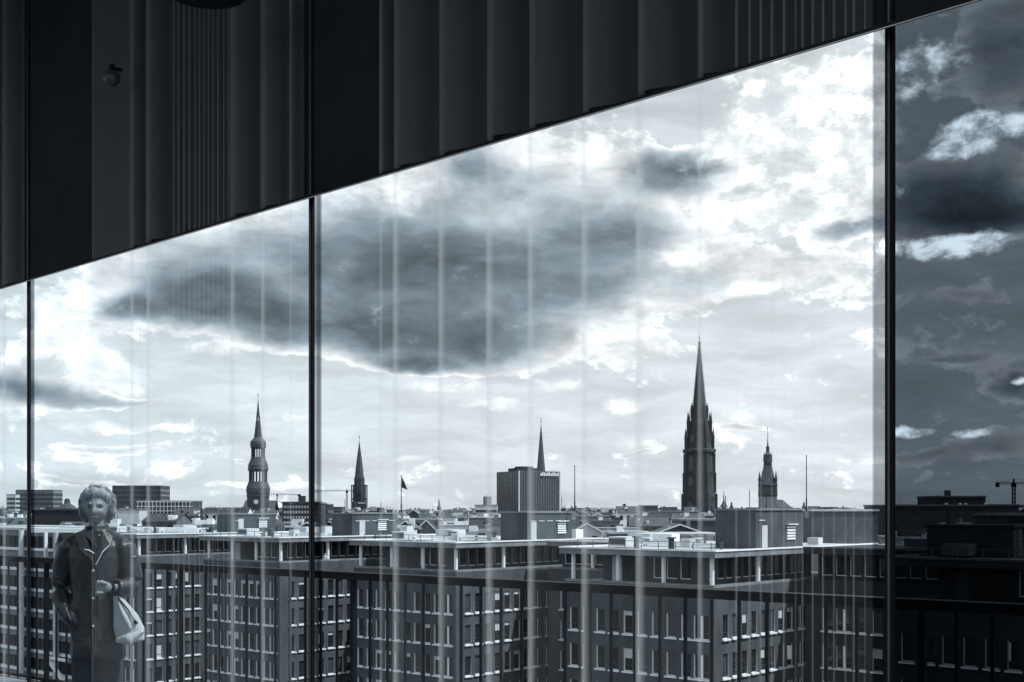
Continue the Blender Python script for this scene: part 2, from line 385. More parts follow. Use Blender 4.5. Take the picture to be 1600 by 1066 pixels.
# ------------------------------------------------------------------ terrace and railing
RE = Vector((-2331, 1950, 0)).normalized(); RN = Vector((RE.y, -RE.x, 0))
if RN.y < 0: RN = -RN
RD, RH = 6.07, EYE - .45
def on_rail(x):
    r = Vector(((x - CX) / F, 1, 0)); return r * (RD / r.dot(RN))
RROT = math.atan2(RE.y, RE.x)
r0, r1 = on_rail(1750).dot(RE), on_rail(-120).dot(RE)
mb = MB()
pa = [wl_pt(mull[4] - 1, -.03, 0), wl_pt(mull[0] + 3, -.03, 0)]
pb = [RN * (RD + .10) + RE * (r1 + 1), RN * (RD + .10) + RE * (r0 - 1)]
loop = [(p.x, p.y) for p in (pa[0], pa[1], pb[0], pb[1])]
mb.face([(x, y, -.004) for x, y in loop], deck); mb.face([(x, y, -.30) for x, y in loop][::-1], concrete)
for k in range(4):
    (x0, y0), (x1, y1) = loop[k], loop[(k + 1) % 4]; mb.face([(x0, y0, -.30), (x1, y1, -.30), (x1, y1, -.004), (x0, y0, -.004)], concrete)
kind(mb.build('terrace_floor'), 'structure')
rl = thing('railing', 'dark metal terrace railing with flat balusters behind the woman, crossing the whole view', 'railing', (RN.x * RD, RN.y * RD, 0), RROT)
mb = MB(); mb.box(r0, r1, -.045, .045, RH - .052, RH, steel); mb.build('top_rail', rl)
mb = MB(); mb.box(r0, r1, -.02, .02, .012, .04, steel); mb.build('bottom_rail', rl)
mb = MB(); mb.box(-.0085, .0085, -.007, .007, .0, RH - .052, steel); bal = mb.mesh('baluster')
mb = MB(); mb.box(-.016, .016, -.02, .02, .0, RH - .0521, steel); mb.box(-.06, .06, -.05, .05, 0, .012, steel); pst = mb.mesh('post')
k, a0 = 0, r0 + .05
while a0 < r1:
    link('post' if k % 12 == 5 else 'baluster', pst if k % 12 == 5 else bal, rl, (a0, 0, 0)); a0 += .172; k += 1

# ------------------------------------------------------------------ small fittings on the bulkhead
def spot(x, y, r_px, label):
    d = FD - .16; p = on_wall(x, d); D = p.y; z = EYE + (HY - y) / F * D; r = r_px * D / F
    t = thing('spotlight', label, 'lamp', (p.x, p.y, z), WROT)
    mb = MB(); mb.loft([(-r, r * .05), (-r * .93, r * .42), (-r * .7, r * .74), (-r * .35, r * .95), (0, r), (r * .35, r * .95), (r * .7, r * .74), (r * .93, r * .42), (r, r * .05)], alum, 20); mb.build('globe', t, smooth=True)
    mb = MB(); mb.loft([(r * .9, r * .35), (r * 1.6, r * .3), (r * 1.65, r * .1)], steel, 14); mb.tube([(0, 0, r * 1.2), (0, -.05, r * 1.25)], .008, steel); mb.build('bracket', t)
spot(175, 122, 13, 'small round spotlight globe near the top left, in front of the curtain')
d = FD - .45; p = on_wall(322, d); z = EYE + (HY + 12) / F * p.y
cl = thing('ceiling_lamp', 'flat dark round lamp just under the upper edge of the view, left', 'lamp', (p.x, p.y, z), 0)
mb = MB(); rr = 62 * p.y / F; mb.loft([(0, rr * .98), (.012, rr), (.05, rr), (.06, rr * .92)], black, 40); mb.build('shade', cl, smooth=False)
mb = MB(); mb.loft([(-.006, rr * .99), (.0, rr * 1.01), (.006, rr * 1.01)], alum, 40, cap=False); mb.build('rim', cl)
mb = MB(); mb.loft([(.06, .008), (TOPZ - z, .008)], steel, 8); mb.build('rod', cl)
# ================================================================== the comb-shaped office building, wing by wing
UX = Vector((.748, -.664, 0)); UY = Vector((.664, .748, 0)); UROT = math.atan2(UX.y, UX.x)
def window_mesh(w, h, kindw):
    mb = MB(); f = .05                              # x centre, y outward negative, z from the sill
    mb.box(-w / 2, w / 2, .02, .05, 0, h, blind if kindw == 'blind' else (glassm if kindw == 'grey' else glassd))
    mb.box(-w / 2, -w / 2 + f, -.05, .02, 0, h, white); mb.box(w / 2 - f, w / 2, -.05, .02, 0, h, alum)
    mb.box(-w / 2 + f, w / 2 - f, -.04, .02, h - f, h, alum); mb.box(-w / 2 + f, w / 2 - f, -.04, .02, 0, f, white)
    if kindw == 'double': mb.box(-.11, .11, -.06, .02, f, h - f, white)
    if kindw == 'short': mb.box(-w / 2 + f, w / 2 - f, -.0, .02, h * .78, h - f, blind)
    if kindw == 'open': mb.bar((-w / 2 + .06, -.02, h * .62), (-w / 2 + .34, -.42, h * .62), .04, white, h * .6)
    if kindw == 'half': mb.box(-w / 2 + f, w / 2 - f, -.0, .02, h * .55, h - f, blind)
    mb.box(-w / 2 + f, w / 2 - f, -.03, .02, h * .24, h * .24 + .04, alum)
    mb.box(-w / 2 - .12, w / 2 + .12, -.33, -.12, -.16, -.02, white)
    return mb.mesh('window_' + kindw)
WIN = {k: window_mesh(1.5 if k == 'double' else .95, 2.05, k) for k in ('dark', 'grey', 'blind', 'half', 'double', 'open', 'short')}
def top_window_mesh():
    mb = MB(); w, h = 1.1, 1.85
    mb.box(-w / 2, w / 2, .02, .05, 0, h, glassd)
    mb.box(-w / 2, -w / 2 + .08, -.06, .02, 0, h, white); mb.box(w / 2 - .05, w / 2, -.04, .02, 0, h, alum)
    mb.box(-w / 2 + .08, w / 2 - .05, -.04, .02, h - .06, h, alum); mb.box(-w / 2 + .08, w / 2 - .05, -.06, .02, 0, .08, white)
    return mb.mesh('top_window')
TOPW = top_window_mesh()
mb = MB(); mb.loft([(0, .2), (2.55, .2)], white, 12); mb.box(-.26, .26, -.26, .26, 2.5, 2.56, white); mb.box(-.26, .26, -.26, .26, 0, .07, white)
COLM = mb.mesh('column')
ROOF, FAS, TERR, SILL, FLOORH = 38 - 3.6, .5, 38 - 6.62, 38 - 11.0, 3.3
W, GAP, DEP, SPN = 16.0, 16.2, 17.0, 13.0
rnd = random.Random(3)
def office_wing(px, D, label, box, dark=False, lights=True, seed=0):
    q2 = random.Random(seed + 40)
    brick, brick2, concrete, gravel, white, offwhite, blind = (tar, tar, tar, tar, alum, alum, slatem) if dark else (globals()['brick'], globals()['brick2'], globals()['concrete'], globals()['gravel'], globals()['white'], globals()['offwhite'], globals()['blind'])  # dark: smoked pane's dimming partly put into the wing's colours
    c = at(px, HY, D); t = thing('office_wing', label, 'building', (c.x, c.y, GROUND), UROT, 'wings of the brick office building')
    zmin = 38 - (1066 + 60 - HY) / F * (D + 30)
    rows = []; k = 0
    while SILL - FLOORH * k > zmin: rows.append(SILL - FLOORH * k); k += 1
    def pick():
        r = rnd.random(); return 'dark' if r < .50 else 'grey' if r < .74 else 'short' if r < .88 else 'half' if r < .93 else 'open' if r < .97 else 'blind'
    def facade(o, e, L, a_first, pitch, n, double_at=()):
        ops = []
        for i in range(n):
            a = a_first + pitch * i; dbl = i in double_at; w = 1.5 if dbl else .95
            for z in rows:
                ops.append((a - w / 2, a + w / 2, z, z + 2.05))
                link('window', WIN['double' if dbl else pick()], t, (o[0] + e[0] * a - e[1] * .16, o[1] + e[1] * a + e[0] * .16, z), math.atan2(e[1], e[0]))
        return ops
    base = zmin - 2
    wm = MB()
    ops = facade((-W, 0), (1, 0), W, 1.1, 1.52, 10, (9,)); wm.wall((-W, 0), (1, 0), W, base, TERR, ops, brick, .2, offwhite)
    ops = facade((0, 0), (0, 1), DEP, 1.9, 1.55, 10); wm.wall((0, 0), (0, 1), DEP + 2.2, base, TERR, ops, brick, .2, offwhite)
    ops = facade((-W - GAP, DEP), (1, 0), GAP, 2.2, 1.6, 8, (1, 6)); wm.wall((-W - GAP, DEP), (1, 0), GAP, base, TERR, ops, brick, .2, offwhite)
    wm.wall((-W, DEP), (0, -1), DEP, base, TERR, [], brick)
    wm.wall((0, DEP + SPN), (-1, 0), W + GAP, base, TERR, [], brick)
    wm.face([(-W, 0, TERR), (0, 0, TERR), (0, DEP + SPN, TERR), (-W, DEP + SPN, TERR)], gravel)
    wm.face([(-W - GAP, DEP, TERR), (-W, DEP, TERR), (-W, DEP + SPN, TERR), (-W - GAP, DEP + SPN, TERR)], gravel)
    wm.build('wall', t)
    mb = MB()                                       # low parapet along the terrace edge
    mb.box(-W, 0, 0, .25, TERR + .004, TERR + .22, concrete); mb.box(-.25, 0, .251, DEP + 2, TERR + .004, TERR + .22, concrete); mb.build('parapet', t)
    mb = MB(); mb.box(-W - GAP, -W - .001, DEP, DEP + .25, TERR + .004, TERR + .22, concrete); mb.build('parapet', t)
    # set-back top storey
    S, z0, z1 = 2.5, TERR + .004, ROOF - FAS
    tm = MB()
    def topfac(o, e, L, a_first, pitch, n, door=None):
        ops = []
        for i in range(n):
            a = a_first + pitch * i
            if a + .6 > L: break
            ops.append((a - .55, a + .55, z0 + .45, z0 + 2.3))
            link('window', TOPW, t, (o[0] + e[0] * a - e[1] * .1, o[1] + e[1] * a + e[0] * .1, z0 + .45), math.atan2(e[1], e[0]))
        tm.wall(o, e, L, z0, z1, ops, brick, .16)
    topfac((-W + S, S), (1, 0), W - 2 * S, 6.2, 1.42, 3); topfac((-S, S), (0, 1), DEP + 2, 1.2, 1.42, 12); topfac((-W - GAP, DEP + S), (1, 0), GAP + S, .9, 1.42, 12)
    tm.wall((-W + S, DEP + S), (0, -1), DEP, z0, z1, [], brick2); tm.build('top_storey', t)
    mb = MB(); mb.box(-W + 3.6, -W + 4.7, S - .05, S - .005, z0 + .05, z0 + 2.25, blind); mb.build('terrace_door', t)
    mb = MB(); e = .35
    pts = [(-W - e, -e), (e, -e), (e, DEP + SPN), (-W - GAP, DEP + SPN), (-W - GAP, DEP - e), (-W - e, DEP - e)]
    zt, zb_ = ROOF, ROOF - FAS
    for k in range(6):
        a, b = pts[k], pts[(k + 1) % 6]; mb.face([(*a, zb_), (*b, zb_), (*b, zt), (*a, zt)], concrete)
    for z, s in ((zt, 1), (zb_, -1)):
        for q in ([pts[0], pts[1], (e, DEP - e), pts[5]], [pts[4], (e, DEP - e), pts[2], pts[3]]):
            mb.face([(*p_, z) for p_ in q][::s], gravel if s > 0 else concrete)
    rf = mb.build('roof', t)
    mb = MB()
    for k in (0, 1, 4, 5):
        a, b = pts[k], pts[(k + 1) % 6]; mb.bar((*a, zt + .08), (*b, zt + .08), .18, white, .14)
    mb.build('roof_edge', rf)
    for a in () if dark else (-.5, -5.4, -10.3, -W + .6): link('column', COLM, t, (a, .55, TERR + .004))
    if not dark: link('column', COLM, t, (-.5, 8.0, TERR + .004))
    for a in () if dark else (-W - 5.2, -W - 10.4): link('column', COLM, t, (a, DEP + .55, TERR + .004))
    # plant room with door and louvre
    bx0, bx1, by0, by1, top = box; zt2 = 38 + top
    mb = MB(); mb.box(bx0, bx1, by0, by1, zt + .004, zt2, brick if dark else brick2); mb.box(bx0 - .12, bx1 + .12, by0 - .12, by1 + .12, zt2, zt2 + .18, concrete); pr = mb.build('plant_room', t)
    mb = MB(); y = by0 + q2.uniform(.6, 1.6); mb.box(bx1, bx1 + .05, y, y + .95, zt + .1, zt + 2.1, blind); mb.build('door', pr)
    mb = MB(); y = by0 + (by1 - by0) * q2.uniform(.55, .72)
    for k in range(5): mb.box(bx1, bx1 + .10, y, y + 1.5, zt + .75 + k * .26, zt + .92 + k * .26, white)
    mb.box(bx1, bx1 + .35, y - .15, y + 1.65, zt + 2.12, zt + 2.2, white); mb.build('louvre', pr)
    mb = MB()
    for k in range(5 if lights else 1): mb.box(bx1, bx1 + .06, by0 + .5 + k * 1.5, by0 + 1.5 + k * 1.5, zt2 - .93, zt2 - .85, offwhite)
    mb.build('light_strip', pr)
    # air handling units and a pipe on the roof
    mb = MB(); mb.box(-W + 2, -W + 4, 4, 6, zt + .15, zt + 1.0, offwhite); mb.box(-W + 2.1, -W + 3.9, 3.97, 4.0, zt + .3, zt + .85, alum); mb.build('air_handler', t)
    mb = MB(); mb.bar((-W + 1, 9, zt + .3), (-2, 9, zt + .3), .22, white); mb.box(-9, -8, 8.5, 9.5, zt + .004, zt + .8, offwhite); mb.build('roof_pipe', t)
    mb = MB(); mb.box(-W - 9, -W - 6, DEP + 5, DEP + 7.5, zt + .15, zt + .9, offwhite); mb.build('air_handler', t)
    # roof railing, vents, cable runs, aerials, dark repaired patches
    mb = MB()
    for k in range(9): mb.bar((-W + .8 + k * 1.8, .9, zt), (-W + .8 + k * 1.8, .9, zt + .75), .05, alum)
    mb.bar((-W + .8, .9, zt + .75), (-1.6, .9, zt + .75), .05, alum); mb.build('roof_railing', t)
    for k in range(9):
        x, y = q2.uniform(-W + 1, -1), q2.uniform(1.8, DEP + 8); h = q2.uniform(.35, 1.1); r = q2.uniform(.12, .35)
        if bx0 - .6 < x < bx1 + .6 and by0 - .6 < y < by1 + .6: continue
        mb = MB(); mb.loft([(zt, r), (zt + h, r), (zt + h, r * 1.7), (zt + h + .12, r * 1.5)], q2.choice([alum, offwhite, tar, concrete]), 10, c=(x, y)); mb.build('roof_vent', t)
    for k in range(4):
        x, y = q2.uniform(-W - 10, -3), q2.uniform(DEP + 2, DEP + 10); mb = MB(); w_, d_ = q2.uniform(.8, 2.6), q2.uniform(.8, 2); mb.box(x, x + w_, y, y + d_, zt + .1, zt + q2.uniform(.5, 1.3), q2.choice([alum, offwhite, white, tar])); mb.build('roof_unit', t)
    for k in range(3):
        x, y = q2.uniform(bx0 + .3, bx1 - .3), q2.uniform(by0 + .3, by1 - .3); mb = MB(); h = q2.uniform(.8, 2.0); mb.bar((x, y, zt2 + .18), (x, y, zt2 + h), .05, steel); mb.build('aerial', t)
    mb = MB()
    for k in range(5):
        x, y = q2.uniform(-W + 1, -5), q2.uniform(1, DEP); mb.face([(x, y, zt + .004), (x + q2.uniform(1, 5), y + q2.uniform(-.3, .3), zt + .004), (x + q2.uniform(1, 4), y + q2.uniform(1, 3), zt + .004), (x - .3, y + q2.uniform(1, 2.5), zt + .004)], roofgrey)
    mb.build('roof_patch', rf)
    return t
office_wing(215, 172, 'farthest brick office wing, half hidden by the woman in the coat', (-5, -1, 16.5, 24.5, -.9), False, False, 1)
office_wing(437, 152, 'brick office wing just left of the middle mullion, below the tiered baroque tower', (-5, -1, 12.5, 20.5, -.7), False, True, 2)
office_wing(712, 130, 'brick office wing in the middle, below the glass tower block', (-5, -1, 12.5, 20.5, -.5), False, True, 3)
office_wing(1115, 104, 'nearest clearly seen brick office wing, below the tall gothic spire', (-5.2, -1, 8.5, 17, -.15), False, False, 4)
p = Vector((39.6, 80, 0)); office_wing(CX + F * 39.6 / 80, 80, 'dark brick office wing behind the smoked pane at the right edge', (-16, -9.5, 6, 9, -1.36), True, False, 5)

# ------------------------------------------------------------------ flagpoles on the wings
def flagpole(px, ytop, D, ybase, label, flag=False):
    b = at(px, ybase, D); tpz = at(px, ytop, D).z; t = thing('flagpole', label, 'flagpole', b, 0, None)
    h = tpz - b.z; k = D / F
    mb = MB(); mb.loft([(0, .75 * k * 1.6), (h * .22, .8 * k * 1.4), (h * .23, .55 * k * 1.5), (h, .45 * k * 1.3)], steel, 8); mb.loft([(h, .9 * k), (h + 1.5 * k, .9 * k)], steel, 8); mb.build('pole', t)
    mb = MB(); mb.box(-3 * k, 3 * k, -3 * k, 3 * k, -.6, 0.02, concrete); mb.build('plinth', t)
    if flag:
        mb = MB(); n = 8; pts = []
        for i in range(n + 1):
            u = i / n; x = k * (.8 + 8.5 * u); dy = .18 * math.sin(u * 7) * u
            pts.append(((x, dy, h - k * (1.5 + 19 * u ** 1.15)), (x, dy + .05, h - k * (18 + 3.5 * u))))
        for i in range(n): mb.face([pts[i][1], pts[i + 1][1], pts[i + 1][0], pts[i][0]], steel)
        o = mb.build('pennant', t); so = o.modifiers.new('cloth', 'SOLIDIFY'); so.thickness = .03
    return t
flagpole(627, 744, 168, 800, 'flagpole with a drooping dark pennant, right of the plain needle spire', True)
flagpole(898, 729, 145, 799, 'bare flagpole right of the glass tower block')
flagpole(1260, 713, 118, 799, 'tall bare flagpole right of the copper town hall tower')

# tiny figure on the terrace of a wing
def stick_person(t, h, shirt, trousers):
    mb = MB()
    mb.tube([(-.10, 0, 0), (-.10, -.02, h * .26), (-.08, 0, h * .5)], [.06, .07, .095], trousers, 8)
    mb.tube([(.13, .08, 0), (.11, 0, h * .26), (.08, 0, h * .5)], [.06, .07, .095], trousers, 8)
    mb.loft([(h * .47, .17, .12), (h * .60, .15, .11), (h * .74, .20, .12), (h * .81, .17, .10), (h * .85, .06, .06)], shirt, 12)
    mb.tube([(-.2, 0, h * .79), (-.26, .02, h * .62), (-.22, -.08, h * .48)], [.055, .05, .04], shirt, 8)
    mb.tube([(.2, 0, h * .79), (.26, .02, h * .62), (.25, -.05, h * .48)], [.055, .05, .04], shirt, 8)
    mb.loft([(h * .84, .05), (h * .87, .08, .09), (h * .93, .095, .11), (h * .98, .07, .085), (h, .02)], offwhite, 12)
    o = mb.build('body', t, smooth=True)
    rm = o.modifiers.new('join', 'REMESH'); rm.mode = 'VOXEL'; rm.voxel_size = .025; rm.use_smooth_shade = True
c = at(508, 885, 158)
ps = thing('person', 'tiny pale figure standing on a rooftop terrace beside the middle mullion', 'person', c, .3); stick_person(ps, 1.65, offwhite, offwhite)

# ================================================================== glazed block at far left
cb = at(142, HY, 188)
gb = thing('glazed_block', 'glazed office block with white floor bands, behind the railing at far left', 'building', (cb.x, cb.y, GROUND), UROT)
mb = MB(); mb.box(-42, -.6, .6, 16, 38 - 32, 38 - 3.8, glassd); mb.build('glazing', gb)
for k in range(9):
    z = 38 - 3.05 - 3.25 * k
    mb = MB(); mb.box(-42, 0, 0, 16, z - .42, z, white if k else offwhite); 
    mb.box(-42, -.3, .28, .55, z - 1.35, z - .43, concrete); mb.build('floor_band', gb)
mb = MB(); mb.box(-.05, .05, -.05, .05, 38 - 32, 38 - 3.5, alum); mm = mb.mesh('glazing_bar')
for i in range(26): link('glazing_bar', mm, gb, (-41 + i * 1.62, .5, 0))
mb = MB(); mb.loft([(38 - 32, .42), (38 - 3.48, .42)], offwhite, 14)
cm = mb.mesh('column')
for a in (-20.5, -9.5): link('column', cm, gb, (a, -.5, 0))
mb = MB(); mb.bar((-11.7, -1.0, 38 - 26.5), (-11.7, -1.0, 38 - 3.1), .42, white); mb.bar((-11.6, -1.02, 38 - 23.1), (-4.6, -1.02, 38 - 27.3), .5, white); mb.bar((-11.6, -1.0, 38 - 23.2), (-5.0, -1.0, 38 - 23.2), .4, white); mb.build('white_brace', gb)
mb = MB(); mb.box(-40, 9, 4, 12, 38 - 3.04, 38 - 2.9, gravel); mb.build('roof', gb)

pg = at(195, HY, 186)
pe = thing('roof_pergola', 'white steel roof frame with posts, right of the woman\'s shoulder', 'pergola', (pg.x, pg.y, EYE - 4.9), 0)
k_ = 186 / F
mb = MB(); mb.box(-150 * k_, 116 * k_, -.4, .1, 1.35, 2.0, white); mb.box(-150 * k_, 116 * k_, .1, 7, 1.75, 1.95, offwhite); mb.build('beam', pe)
for x in (15, 88): mb = MB(); mb.box((x - 3) * k_, (x + 3) * k_, -.35, .05, -3.2 if x == 15 else 0, 1.35, white); mb.build('post', pe)
mb = MB(); mb.bar((-2 * k_, -.2, .35), (12 * k_, -.2, 1.4), .4, white); mb.build('brace', pe)
mb = MB(); mb.box(18 * k_, 114 * k_, 1.0, 6, 0, 1.34, glassm)
for i in range(7): mb.box((24 + i * 13) * k_, (26 + i * 13) * k_, .9, 1.0, 0, 1.34, offwhite)
mb.build('glazing', pe)

# ================================================================== landmark towers
def tower(name, label, cat, px, D): 
    c = at(px, HY, D); return thing(name, label, cat, (c.x, c.y, GROUND), 0)
def prof(rows, D, k=1.0):                           # (photo row, half width in px) -> (z above ground, radius)
    return [(38 + (HY - y) / F * D, hw * D / F * k) for y, hw in rows]
# -- tiered baroque tower with two open arcades
D = 847; S = D / F
t = tower('church_tower', 'tiered baroque church tower with two open arcades, left of the middle mullion', 'church tower', 403.3, D)
mb = MB(); mb.loft(prof([(890, 17.5), (796, 17.3), (776, 17.0)], D, 1.02), stone, 8); mb.loft(prof([(776, 18.4), (773.5, 18.4)], D), copper, 8); mb.build('shaft', t)
mb = MB(); mb.loft(prof([(773.5, 16.6), (769, 17.6), (763, 17.8), (759, 16.6), (755.5, 15.2), (752.5, 14.4)], D, 1.03), copper, 16); mb.loft(prof([(736.5, 14.4), (733, 15.6), (731, 15.0), (727, 14.8), (722, 13.0), (718, 11.2), (714.5, 10.6)], D, 1.03), copper, 16)
mb.build('lower_dome', t)
mb = MB(); mb.loft(prof([(701, 10.4), (699, 11.6), (694, 12.0), (690, 11.3), (686.5, 8.4), (683.7, 6.2), (672, 4.8), (657.5, 3.4)], D, 1.03), copper, 16); mb.build('upper_dome', t)
mb = MB(); mb.loft(prof([(652, 3.0), (640, 1.7), (626, .5)], D), copper, 8)
mb.loft(prof([(626, .35), (613, .25)], D), steel, 6); mb.loft(prof([(619, .3), (617.6, 1.0), (616, .3)], D), copper, 8); mb.build('spire', t)
def arcade(y0, y1, hw, pw, n=8):
    (z0, r), (z1, _) = prof([(y0, hw), (y1, hw)], D)
    for i in range(n):
        a = 2 * math.pi * i / n + math.pi / n; w = pw * S
        mb = MB(); mb.box(-w, w, -w * .8, w * .8, z0, z1, stone); mb.build('pier', t, (r * .92 * math.cos(a), r * .92 * math.sin(a), 0), a)
    mb = MB()                                        # arch heads
    for i in range(n):
        a = 2 * math.pi * (i + .5) / n + math.pi / n; w = r * .36
        for s in (-1, 1):
            p = Vector((r * .86 * math.cos(a) - s * w * math.sin(a), r * .86 * math.sin(a) + s * w * math.cos(a), z1 - .5 * S))
            q = Vector((r * .86 * math.cos(a), r * .86 * math.sin(a), z1 + 1.0 * S)); mb.bar(p, q, 1.1 * S, stone)
    mb.build('arch_head', t)
arcade(752.5, 736.5, 14.0, 1.3); arcade(714.5, 701, 10.4, 1.05); 
(z0, r), (z1, _) = prof([(657.5, 2.6), (652, 2.6)], D)
for i in range(6):
    a = i * math.pi / 3; mb = MB(); mb.loft([(z0, .5 * S), (z1, .5 * S)], copper, 6); mb.build('lantern_post', t, (r * math.cos(a), r * math.sin(a), 0))
mb = MB()
for i in range(8):
    a = i * math.pi / 4; (zz, rr), = prof([(785, 16.6)], D); mb.loft([(zz - 3 * S, .2), (zz - 2.5 * S, 2.4 * S), (zz + 2.5 * S, 2.4 * S), (zz + 3 * S, .2)], offwhite, 12, c=(0, 0)) if False else None
mb = MB(); mb.loft([(-.3, 3.6 * S), (.3, 3.6 * S)], offwhite, 24); o = mb.build('clock_face', t, (0, -16.2 * S, 38 + 10.5 * S)); o.rotation_euler = (R(90), 0, 0)
# nave roof beside the tower
mb = MB(); zb = 38 - 3 * S; mb.box(-28 * S, 22 * S, 6, 26, 0, zb, stone); mb.face([(-28 * S, 6, zb), (22 * S, 6, zb), (22 * S, 16, zb + 7), (-28 * S, 16, zb + 7)], copper); mb.face([(-28 * S, 26, zb), (22 * S, 26, zb), (22 * S, 16, zb + 7), (-28 * S, 16, zb + 7)][::-1], copper); mb.build('nave', t)

# -- plain needle spire with open corner frames
D = 1473; S = D / F
t = tower('church_tower', 'slim needle spire between open corner frames, right of the middle mullion', 'church tower', 561.5, D)
mb = MB(); mb.loft(prof([(880, 12.6), (786, 12.4), (784, 11.0)], D, 1.3), stone, 4); mb.build('shaft', t)
mb = MB(); mb.loft(prof([(784, 7.6), (747, 7.3)], D, 1.15), stone, 8); mb.build('belfry', t)
mb = MB(); mb.loft(prof([(747, 7.2), (720, 4.2), (691, .45)], D, 1.06), copper, 8); mb.loft(prof([(691, .3), (681, .2)], D), steel, 6); mb.loft(prof([(684.5, .2), (683, .9), (681.5, .2)], D), steel, 8); mb.build('spire', t)
zt_, zb_ = prof([(758.5, 0)], D)[0][0], prof([(786, 0)], D)[0][0]
for sx_ in (-1, 1):
    for sy_ in (-1, 1):
        mb = MB(); r = 10.7 * S
        mb.bar((sx_ * r, sy_ * r, zb_), (sx_ * r, sy_ * r, zt_), 1.7 * S, stone); mb.bar((sx_ * r * .72, sy_ * r, zb_), (sx_ * r * .72, sy_ * r, zt_), 1.3 * S, stone)
        mb.bar((sx_ * r * 1.08, sy_ * r, zt_), (sx_ * r * .6, sy_ * r, zt_), 1.6 * S, stone); mb.bar((sx_ * r * 1.08, sy_ * r, zb_ + 6 * S), (sx_ * r * .6, sy_ * r, zb_ + 6 * S), 2.4 * S, stone); mb.build('corner_frame', t)
mb = MB(); mb.box(-.3 * S, 11 * S, -12.6 * S, -12.4 * S, zb_ - .5, zb_ + .3, white); mb.build('ledge', t)
# -- smooth spire behind the tower block
D = 1292; S = D / F
t = tower('church_spire', 'smooth pointed copper spire rising behind the glass tower block', 'church tower', 845.3, D)
mb = MB(); mb.loft(prof([(795, 8.6), (740, 7.0)], D, 1.3), stone, 4); mb.build('shaft', t)
mb = MB(); mb.loft(prof([(742, 7.2), (735, 6.6), (664, .4)], D, 1.08), copper, 8); mb.loft(prof([(664, .3), (652, .2)], D), steel, 6); mb.loft(prof([(660, .2), (658.7, 1.0), (657.4, .2)], D), steel, 8); mb.loft(prof([(655.5, .2), (654.4, .8), (653.2, .2)], D), steel, 8); mb.build('spire', t)
# -- tall gothic spire
D = 815; S = D / F
t = tower('gothic_spire', 'tall blackened gothic spire with crockets and pinnacles, the highest on the skyline', 'church tower', 1092.8, D)
Q = lambda rows, k=1.0: prof(rows, D, k)
mb = MB(); mb.loft(Q([(900, 27.5), (777, 26), (771, 25), (738, 23), (708, 22)], 1.0), stone, 8); mb.loft(Q([(708, 25.5), (706, 26.6), (702.5, 26.6), (701.5, 24)]), stone, 8); mb.build('shaft', t)
mb = MB(); mb.loft(Q([(701.5, 21), (690, 19.5), (672, 17), (655, 13.5), (640, 11.5), (637, 10)]), stone, 8); mb.build('octagon', t)
mb = MB(); mb.loft(Q([(637, 10.0), (600, 6.7), (560, 3.0), (537, .9)], 1.04), stone, 8); mb.loft(Q([(537, 2.2), (535.5, 2.4), (534, .6)]), stone, 8); mb.loft(Q([(534, .5), (523, .25)]), stone, 6); mb.loft(Q([(530, .3), (528.5, 1.1), (527, .3)]), stone, 6); mb.build('spire', t)
mb = MB()
for i in range(8):
    a = math.pi / 8 + i * math.pi / 4
    for j in range(24):
        y = 635 - j * 4.1; hw = 10.4 * (y - 535) / 102 + .3; (z, r), = Q([(y, hw)])
        mb.bar((r * math.cos(a), r * math.sin(a), z), ((r + 1.5 * S) * math.cos(a), (r + 1.5 * S) * math.sin(a), z + .7 * S), 1.1 * S, stone)
kind(mb.build('crockets', t), 'stuff')
def pinnacle(r_px, ang, y0, y1, w_px):
    (z0, r), (z1, _) = Q([(y0, r_px), (y1, r_px)]); h = z1 - z0; w = w_px * S
    mb = MB(); mb.loft([(0, w), (h * .5, w), (h * .5, w * 1.25), (h * .56, w * 1.1), (h, .08)], stone, 4); mb.build('pinnacle', t, (r * math.cos(ang), r * math.sin(ang), z0), ang)
for i in range(8): pinnacle(13.0, math.pi / 8 + i * math.pi / 4, 654, 630, 1.6)
for i in range(8): pinnacle(18.5, math.pi / 8 + i * math.pi / 4, 680, 643, 2.1)
for i in range(8): pinnacle(22.0, math.pi / 8 + i * math.pi / 4, 702, 668, 2.2)
for i in range(8): pinnacle(24.6, i * math.pi / 4 + math.pi / 8, 770, 732, 2.4)
for i in range(8):                                   # stepped buttresses and tall lancets between them
    a = math.pi / 8 + i * math.pi / 4; mb = MB()
    for y0, y1, r0_, r1_ in ((890, 771, 21, 28.5), (771, 738, 20, 26.5), (738, 708, 19, 25.2)):
        (z0, _), (z1, _) = Q([(y0, 0), (y1, 0)]); mb.box(r0_ * S, r1_ * S, -1.7 * S, 1.7 * S, z0, z1 - .3, stone)
    mb.build('buttress', t, (0, 0, 0), a)
    a = i * math.pi / 4; ap = math.cos(math.pi / 8)
    for y0, y1, rr in ((808, 780, 26.0), (768, 742, 23.6), (736, 711, 22.3), (699, 678, 19.0)):
        (z0, r), (z1, _) = Q([(y0, rr), (y1, rr)]); w = 3.4 * S; h = z1 - z0
        mb = MB()
        for dx in (-1.9 * S, 1.9 * S):
            mb.face([(.25, dx - w * .36, 0), (.25, dx + w * .36, 0), (.25, dx + w * .36, h * .8), (.25, dx, h), (.25, dx - w * .36, h * .8)], glassd)
        mb.bar((.3, -w * 1.25, h * .86), (.3, 0, h * 1.18), .8 * S, stone); mb.bar((.3, w * 1.25, h * .86), (.3, 0, h * 1.18), .8 * S, stone); mb.bar((.2, 0, 0), (.2, 0, h), .9 * S, stone)
        mb.build('lancet', t, (r * ap * math.cos(a) * 1.0, r * ap * math.sin(a) * 1.0, z0), a)
for i, (dx, y) in enumerate(((-6, 690), (8, 690), (2, 676))):
    pass
